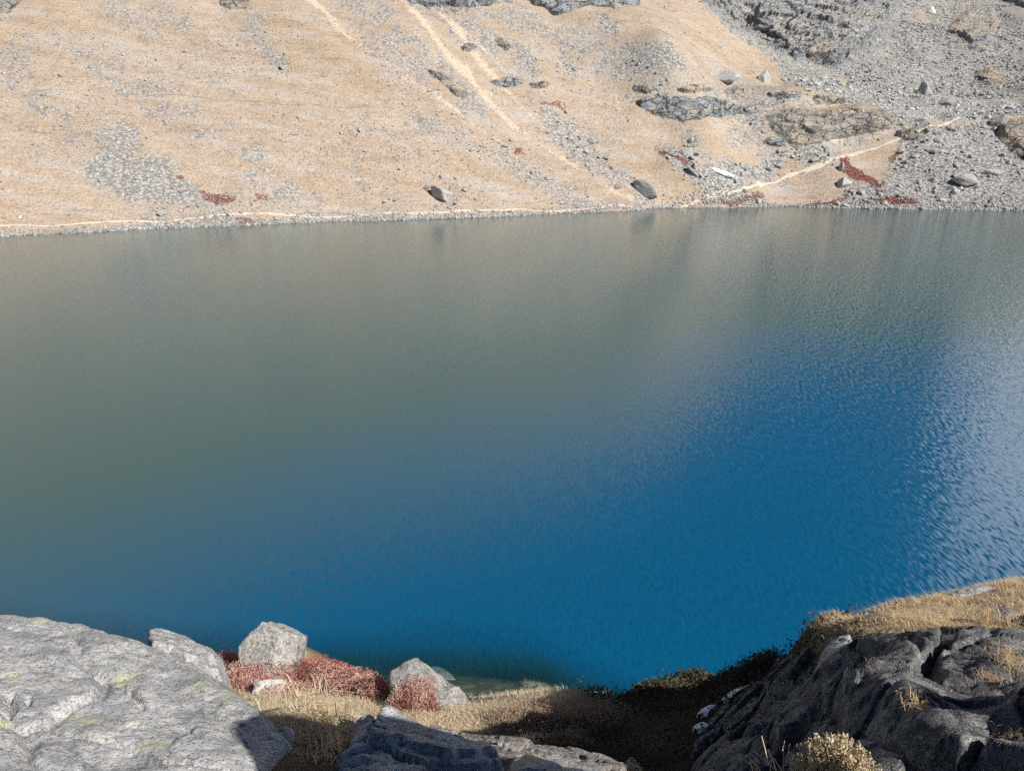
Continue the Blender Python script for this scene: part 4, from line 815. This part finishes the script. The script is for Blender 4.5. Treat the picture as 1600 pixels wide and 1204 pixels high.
def near_boulder(name, label, P, size, seed, mat, rot=(0, 0, 0), planes=9, sub=5, sharp=22, rough=0.08):
    v, f = rock_shape(sub, seed, planes, rough, sharp, size, 0.35); o = link(name, mesh_data(name, v, f, True, dict(lichen=np.zeros(len(v)))), mat)
    o.location = P; o.rotation_euler = rot; return tag(o, label, 'boulder')
def onbank(px, py, dz): return np_((px, py))[0]+np.array([0, 0, dz])
def bank_boulder(label, px, py, wpx, prop, seed, rot, lift):
    p = np_((px, py))[0]; w_ = wpx/2*float(px_m(p)); near_boulder('boulder', label, p+np.array([0, 0, lift*w_]), tuple(w_*1.12*q for q in prop), seed, MAT_BOULDER, rot)
bank_boulder('big pale grey boulder standing against the blue water above the red shrubs', 436, 1042, 84, (1.0, 0.9, 1.1), 61, (0.1, 0.0, 0.4), 0.55)
bank_boulder('grey boulder half covered by red shrub at the waterline', 655, 1094, 74, (1.0, 0.85, 1.0), 64, (0, 0.2, 0.2), 0.55)
bank_boulder('low grey boulder touching the water beside the half-covered boulder', 690, 1098, 52, (1.0, 0.9, 0.7), 66, (0, 0.35, 0), 0.25)
bank_boulder('small white-topped stone among the red leaves', 420, 1086, 36, (1.0, 1.0, 0.8), 67, (0, 0, 0), 0.3)
bank_boulder('small grey stone at the grass edge behind the rock wedge', 352, 1016, 20, (1.0, 0.9, 0.8), 68, (0, 0, 0), 0.3)
b6 = at(1536, 930, 5.4); near_boulder('boulder', 'flat grey stone sunk in the lit straw grass at the right edge', b6, (0.16, 0.12, 0.06), 69, MAT_ROCK, sub=4)
b7 = at(1570, 962, 4.6); near_boulder('boulder', 'brownish stone in the shaded hollow of the straw grass', b7, (0.09, 0.07, 0.06), 70, MAT_ROCK_BROWN, sub=4)
for k, (px, py, d, s) in enumerate(((676, 1030, 22.4, 0.42), (692, 1031, 22.2, 0.36), (845, 1046, 20.4, 0.3), (760, 1062, 20.0, 0.22), (735, 1072, 19.4, 0.25))):
    p = at(px, py, d); p[2] = float(NEAR(np.array([p[:2]]))[0])+0.1*s
    o = near_boulder('boulder', 'pale stone lying under the shallow water off the grass bank', p, (s, s*0.9, s*0.5), 80+k, MAT_BOULDER, sub=3); o['group'] = 'stones under the shallow water'
# unseen block added right of the camera to cast the shadow across the bottom
near_boulder('boulder', 'added shadow-casting block right of the camera, outside the view', (1.10, 0.84, 14.76), (0.36, 0.36, 1.25), 91, MAT_ROCK_DARK, (0.1, 0.0, 0.6), planes=10, sharp=12, rough=0.07)
# snow left in the shade
for px, py, d, sx, sy, lab in ((1146, 1088, 6.9, 0.17, 0.05, 'widest remnant of snow at the shaded edge of the dark outcrop'), (1104, 1114, 6.3, 0.09, 0.05, 'middle remnant of snow on the shaded edge of the dark outcrop'), (1095, 1140, 5.7, 0.07, 0.055, 'lowest remnant of snow below the shaded edge of the dark outcrop')):
    bpy.context.view_layer.update(); hit_, loc_, nrm_, *_ = SC.ray_cast(bpy.context.evaluated_depsgraph_get(), Vector(CAM), Vector(ray(px, py)).normalized())
    c = np.array(loc_) if hit_ else at(px, py, d); gx_, gy_ = (-nrm_[0]/max(nrm_[2], 0.35), -nrm_[1]/max(nrm_[2], 0.35)) if hit_ else (0.2, -0.75); gx_, gy_ = np.clip(gx_, -0.8, 0.8), np.clip(gy_, -0.9, 0.9)
    n = 44; g = np.linspace(-1, 1, n); X, Y = np.meshgrid(g, g); Q = np.c_[X.ravel(), Y.ravel()]; rad = np.linalg.norm(Q, axis=1)+0.35*fbm(Q+px, 0.5, 3, 5)
    h = 0.05*np.sqrt(np.clip(1-rad, 0, 1))-0.03*(rad > 1)+0.006*fbm(Q, 0.15, 3, 7)
    ang = R(22); wx = Q[:, 0]*sx*0.8; wy = Q[:, 1]*sy*1.4
    W = np.c_[c[0]+wx*math.cos(ang)-wy*math.sin(ang), c[1]+wx*math.sin(ang)+wy*math.cos(ang)]
    zz_ = c[2]+gx_*(W[:, 0]-c[0])+gy_*(W[:, 1]-c[1])+h+0.03
    v, f, _ = compact(np.c_[W, zz_], grid_faces(n, n, rad < 1.15), {})
    tag(link('snow_patch', mesh_data('snow_patch', v, f, True), MAT_SNOW), lab, 'snow')

# ------------------------------------------------------------------ grass and shrubs on the near bank
def blades(B, length, width, rng, lean=0.6, wind=(0.2, 0.1), droop=0.35):
    n = len(B); a = rng.uniform(0, 6.283, n); dx = np.stack([np.cos(a), np.sin(a), 0*a], -1); side = np.stack([-np.sin(a), np.cos(a), 0*a], -1)
    L = length*rng.uniform(0.55, 1.3, n); wd = width*rng.uniform(0.7, 1.3, n); ln = lean*rng.uniform(0.1, 1, n)
    d = dx*ln[:, None]+np.array([wind[0], wind[1], 0]); up = np.array([0, 0, 1.0])
    m = B+(d*0.4+up*0.62)*L[:, None]; t = B+(d*(0.9+droop)+up*(0.98-droop*ln[:, None]))*L[:, None]
    V = np.stack([B-side*wd[:, None]/2, B+side*wd[:, None]/2, m+side*wd[:, None]*0.38, m-side*wd[:, None]*0.38, t], 1).reshape(-1, 3)
    i = np.arange(n)[:, None]*5; return V, [np.concatenate([i, i+1, i+2, i+3], 1), np.concatenate([i+3, i+2, i+4], 1)]
def scatter(poly, dens, rng, feather=0.2, clump=None):
    lo = poly[:, :2].min(0)-0.3; hi = poly[:, :2].max(0)+0.3; N = int(np.prod(hi-lo)*dens); Q = rng.uniform(lo, hi, (N, 2))
    k = rng.uniform(size=N) < sstep(-feather, feather, polydist(Q, poly)+feather*1.5*fbm(Q, 0.7, 3, 63))
    if clump: k &= rng.uniform(size=N) < np.clip(0.55+1.1*fbm(Q, clump, 3, 64), 0.05, 1)
    Q = Q[k]; return np.c_[Q, NEAR(Q)-0.02]
def grass(name, label, parts, mat, k='stuff', seed=1):
    r = np.random.default_rng(seed); Vs, Q4, Q3, T, off = [], [], [], [], 0
    for B, L, W, lean, wind, droop in parts:
        if not len(B): continue
        v, (a, b) = blades(B, L, W, r, lean, wind, droop); Vs.append(v); Q4.append(a+off); Q3.append(b+off); off += len(v)
        T.append(np.repeat(np.clip(r.normal(0.5, 0.22, len(B))+0.5*fbm(B[:, :2], 0.6, 3, 9), 0, 1), 5))
    o = link(name, mesh_data(name, np.concatenate(Vs), [np.concatenate(Q4), np.concatenate(Q3)], False, dict(tone=np.concatenate(T))), mat); return o
r = np.random.default_rng(11)
B = scatter(DRY, 3200, r, 0.3, 0.5)
m_ = px_m(B)
o = grass('dry_grass', '', [(B, 8*m_, np.maximum(0.0025, 0.8*m_), 1.2, (-0.1, 0.1), 0.6)], MAT_PALE_STRAW, seed=2)
kind(o, 'stuff', 'pale dry grass on the bank between the rocks and the water', 'grass')
B = scatter(DRY2, 7000, r, 0.1, 0.3); o = grass('straw_grass', '', [(B, 0.06, 0.004, 1.1, (-0.15, 0.1), 0.6)], MAT_STRAW, seed=3); kind(o, 'stuff', 'lit straw-coloured grass along the top of the dark outcrop', 'grass')
B = scatter(np_((400, 1086), (470, 1094), (620, 1122), (640, 1140), (560, 1160), (500, 1160), (430, 1125)), 9000, r, 0.06, 0.2); m_ = px_m(B)
o = grass('matted_grass', '', [(B, 9*m_+0.02, np.maximum(0.0025, 0.8*m_), 1.4, (-0.1, 0.0), 0.9)], MAT_PALE_STRAW, seed=21); kind(o, 'stuff', 'matted straw behind the tip of the big flat rock', 'grass')
# shaded heath on the slope below the outcrop
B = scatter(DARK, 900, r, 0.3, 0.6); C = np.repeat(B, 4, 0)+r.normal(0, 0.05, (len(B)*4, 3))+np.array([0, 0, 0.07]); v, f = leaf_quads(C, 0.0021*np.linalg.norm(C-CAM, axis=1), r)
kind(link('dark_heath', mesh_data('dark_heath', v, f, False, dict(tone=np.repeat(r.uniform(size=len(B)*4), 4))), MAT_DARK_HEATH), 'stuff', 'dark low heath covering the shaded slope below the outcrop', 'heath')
# dead ground straw in the shadow gap and around the big rock's tip
B = scatter(np_((440, 1203), (452, 1150), (470, 1112), (520, 1106), (555, 1112), (548, 1150), (560, 1203)), 5000, r, 0.05, 0.12); o = grass('straw_litter', '', [(B, 0.06, 0.0035, 1.3, (0, 0), 0.8)], MAT_STRAW, seed=4); kind(o, 'stuff', 'short straw and dead leaves in the gap beside the big flat rock', 'grass')
def tuft(label, px, py, d, n, L, W, spread, mat, lean=0.9, name='grass_tuft', seed=1, wind=(0, 0), droop=0.5):
    r = np.random.default_rng(seed); c = at(px, py, d); B = c+np.c_[r.normal(0, spread, (n, 2)), np.zeros(n)]-np.array([0, 0, 0.01])
    o = grass(name, '', [(B, L, W, lean, wind, droop)], mat, seed=seed); return tag(o, label, 'grass tuft' if 'tuft' in name else 'plant')
tuft('arching pale straw tuft at the tip of the big flat rock', 480, 1112, 2.72, 190, 0.13, 0.004, 0.07, MAT_PALE_STRAW, 1.3, seed=5, wind=(0.1, -0.1))
tuft('grey-green grass sprig in the black shadow beside the dark rock', 520, 1168, 2.12, 60, 0.06, 0.003, 0.02, MAT_STRAW, 1.0, seed=6)
tuft('thin green sprig on the upper edge of the dark shadowed rock', 540, 1118, 2.45, 40, 0.10, 0.003, 0.03, MAT_HEATH, 0.9, seed=7)
tuft('straw tuft on the crest of the dark outcrop, beside the shaded hollow', 1570, 985, 4.25, 260, 0.10, 0.0045, 0.10, MAT_STRAW, 1.0, seed=8)
tuft('small straw tuft on the middle of the dark ridge', 1435, 1102, 2.82, 90, 0.05, 0.003, 0.035, MAT_STRAW, 1.0, seed=9)
tuft('rusty moss tuft near the right edge of the dark outcrop', 1550, 1062, 2.85, 260, 0.035, 0.003, 0.03, MAT_HEATH, 1.0, seed=10)
tuft('straw tuft above the rusty moss at the right edge', 1575, 1032, 3.3, 160, 0.06, 0.0035, 0.045, MAT_STRAW, 1.1, seed=12)
tuft('reddish brown moss tuft at the very right edge of the picture', 1592, 1160, 2.3, 260, 0.03, 0.003, 0.025, MAT_HEATH, 1.0, seed=13)
tuft('tiny rusty tuft at the top of the dark ridge', 1366, 1038, 3.42, 70, 0.035, 0.003, 0.02, MAT_HEATH, 1.0, seed=14)
# red shrubs: each a mound of small leaves on a few stems
def shrub(label, c, rad, n, leaf, mat, seed, stems=14, name='red_shrub', stemlen=1.0):
    r = np.random.default_rng(seed); root = link(name, None, loc=c); tag(root, label, 'shrub')
    D = r.normal(size=(n, 3)); D /= np.linalg.norm(D, axis=1, keepdims=True); D[:, 2] = np.abs(D[:, 2]); q = r.uniform(0.62, 1.12, n)*(1+0.5*fbm(D*1.0, 0.4, 4, seed))
    P = D*q[:, None]*np.array(rad); g = float(NEAR(np.array([c[:2]]))[0]); W = P[:, :2]+c[:2]
    P[:, 2] += np.clip(NEAR(W)-c[2], -0.8, 0.8)
    v, f = leaf_quads(P, leaf, r); bits(link('leaves', mesh_data('leaves', v, f, False, dict(tone=np.repeat(np.clip(0.5+0.9*fbm(P, 0.3, 3, seed+2)+r.normal(0, 0.2, n), 0, 1), 4))), mat, root))
    i = r.choice(n, stems, False); S = []; FF = []
    for k, j in enumerate(i):
        e = P[j]*0.92; b = np.array([P[j, 0]*0.25, P[j, 1]*0.25, float(NEAR(np.array([c[:2]+P[j, :2]*0.25]))[0])-c[2]-0.05]); w_ = 0.008
        ring = np.array([[1, 0, 0], [-0.5, 0.87, 0], [-0.5, -0.87, 0]])*w_; S += [b+x for x in ring]+[e+x*0.4 for x in ring]; o_ = k*6
        FF += [(o_, o_+1, o_+4, o_+3), (o_+1, o_+2, o_+5, o_+4), (o_+2, o_, o_+3, o_+5)]
    bits(link('stems', mesh_data('stems', np.array(S), np.array(FF), False), MAT_STEM, root))
    return root
def base(px, py, d): return np_((px, py))[0]
def red(label, px, py, w, dpx, hpx, n, seed):
    c = base(px, py, 0); m = float(px_m(c)); shrub(label, c, (w*1.2*m, dpx*1.1*m, hpx*1.15*m), int(n*1.3), 1.15*m, MAT_RED, seed)
red('red-leaved shrub squeezed between the big flat rock and the dark crevice', 338, 1050, 26, 40, 18, 4200, 1)
red('large red shrub in front of the big pale boulder', 398, 1062, 44, 48, 24, 9000, 2)
red('deep red shrub around the white-topped stone', 436, 1082, 28, 30, 18, 5200, 3)
red('broad red shrub right of the big pale boulder', 515, 1060, 48, 50, 24, 10000, 4)
red('red shrub on the bank between the two boulders by the water', 560, 1078, 34, 36, 20, 6500, 5)
red('rounded red shrub just left of the half-covered boulder', 590, 1086, 20, 24, 26, 5200, 6)
red('red shrub climbing over the half-covered boulder by the water', 648, 1106, 30, 22, 44, 7500, 7)
# dry heath catching the light right of the pale grass
def heath(label, px, py, d, rad, n, L, seed, mat=MAT_HEATH, name='heath_shrub'):
    r = np.random.default_rng(seed); c = base(px, py, d); root = link(name, None, loc=c); tag(root, label, 'shrub'); m_ = float(px_m(c)); L = L*90*m_; rad = (rad[0]*85*m_, rad[1]*85*m_)
    Q = r.normal(0, 0.5, (n, 2))*np.array(rad); B = np.c_[Q, NEAR(Q+c[:2])-c[2]]; v, F = blades(B, L, 0.9*m_, r, 0.8, (0, 0), 0.2)
    bits(link('stems', mesh_data('stems', v, F, False, dict(tone=np.repeat(r.uniform(size=n), 5))), mat, root))
    C = np.repeat(v.reshape(-1, 5, 3)[:, 4], 3, 0)+r.normal(0, 2.2*m_, (n*3, 3)); lv, lf = leaf_quads(C, 1.2*m_, r); bits(link('leaves', mesh_data('leaves', lv, lf, False, dict(tone=np.repeat(r.uniform(size=n*3), 4))), mat, root))
heath('dry brown heath shrub catching the light below the weathered slab', 850, 1135, 7.2, (0.55, 0.5), 1500, 0.20, 1)
heath('pale twiggy heath shrub on the edge of the dark shaded slope', 930, 1128, 7.4, (0.30, 0.5), 1100, 0.24, 2)
heath('reddish heath shrub just above the pale bottom rock', 890, 1160, 5.4, (0.25, 0.3), 800, 0.15, 3)
heath('dry heath on the lit grass beside the layered ledge', 800, 1138, 7.0, (0.35, 0.4), 900, 0.16, 4)
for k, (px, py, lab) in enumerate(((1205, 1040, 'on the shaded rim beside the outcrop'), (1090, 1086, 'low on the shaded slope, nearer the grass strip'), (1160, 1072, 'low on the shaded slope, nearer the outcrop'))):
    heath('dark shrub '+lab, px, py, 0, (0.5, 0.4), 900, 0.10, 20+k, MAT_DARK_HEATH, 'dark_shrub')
# twigs right at the camera's feet
def bush(label, px, py, d, rad, n, seed, h):
    r = np.random.default_rng(seed); c = at(px, py, d); c[2] -= h; root = link('twiggy_bush', None, loc=c); tag(root, label, 'shrub')
    S, FF, L, o_ = [], [], [], 0; ring = np.array([[1, 0, 0], [-0.5, 0.87, 0], [-0.5, -0.87, 0]])
    for k in range(n):
        a = r.uniform(0, 6.28); q = math.sqrt(r.uniform()); e = np.array([math.cos(a)*q*rad, math.sin(a)*q*rad, h*(1.05-0.45*q*q)*r.uniform(0.8, 1.1)]); b = e*np.array([0.25, 0.25, 0]); 
        m = (b+e)/2+r.normal(0, 0.012, 3); w0 = 0.0016
        S += [b+x*w0 for x in ring]+[m+x*w0*0.8 for x in ring]+[e+x*w0*0.45 for x in ring]
        for s in (0, 3):
            FF += [(o_+s, o_+s+1, o_+s+4, o_+s+3), (o_+s+1, o_+s+2, o_+s+5, o_+s+4), (o_+s+2, o_+s, o_+s+3, o_+s+5)]
        o_ += 9
        for t in np.linspace(0.45, 1.0, 9): L.append(m+(e-m)*t+r.normal(0, 0.0035, 3))
    bits(link('stems', mesh_data('stems', np.array(S), np.array(FF), False, dict(tone=np.full(len(S), 0.2))), MAT_TWIG, root))
    v, f = leaf_quads(np.array(L), 0.0052, r); bits(link('leaves', mesh_data('leaves', v, f, False, dict(tone=np.repeat(r.uniform(size=len(L)), 4))), MAT_TWIG, root))
bush('pale twiggy bush with small leaves at the bottom edge before the dark outcrop', 1312, 1166, 1.72, 0.115, 420, 3, 0.2)
bush('leafy dry sprig leaning up from the bottom edge beside the pale rock', 988, 1190, 1.95, 0.03, 26, 4, 0.08)
stalks = link('dry_stalks', None, loc=at(1215, 1204, 1.85)-np.array([0, 0, 0.06])); tag(stalks, 'bare dry straw stalks fanning up from the bottom edge', 'plant')
b0 = np.array(stalks.location)
for k, (x0, y0, x1, y1) in enumerate(((1185, 1206, 1137, 1166), (1192, 1210, 1171, 1183), (1215, 1206, 1177, 1172), (1197, 1178, 1190, 1149), (1208, 1190, 1200, 1170), (1222, 1206, 1208, 1182), (1224, 1204, 1224, 1174), (1230, 1182, 1234, 1161), (1202, 1210, 1205, 1187), (1224, 1166, 1226, 1156), (1255, 1210, 1243, 1194), (1176, 1206, 1172, 1190))):
    a = at(x0, y0, 1.82)-b0; e = at(x1, y1, 1.86+0.02*(k % 3))-b0; a = a+(a-e)*0.6; ring = np.array([[1, 0, 0], [-0.5, 0, 0.87], [-0.5, 0, -0.87]])*0.0016; m = (a+e)/2+np.array([0, 0, 0.003])
    V = np.concatenate([a+ring, m+ring*0.9, e+ring*0.8]); F = [(s, s+1, s+4, s+3) for s in (0, 3)]+[(s+1, s+2, s+5, s+4) for s in (0, 3)]+[(s+2, s, s+3, s+5) for s in (0, 3)]
    link('stalk', mesh_data('stalk', V, np.array(F), False, dict(tone=np.full(9, 0.6))), MAT_TWIG, stalks)
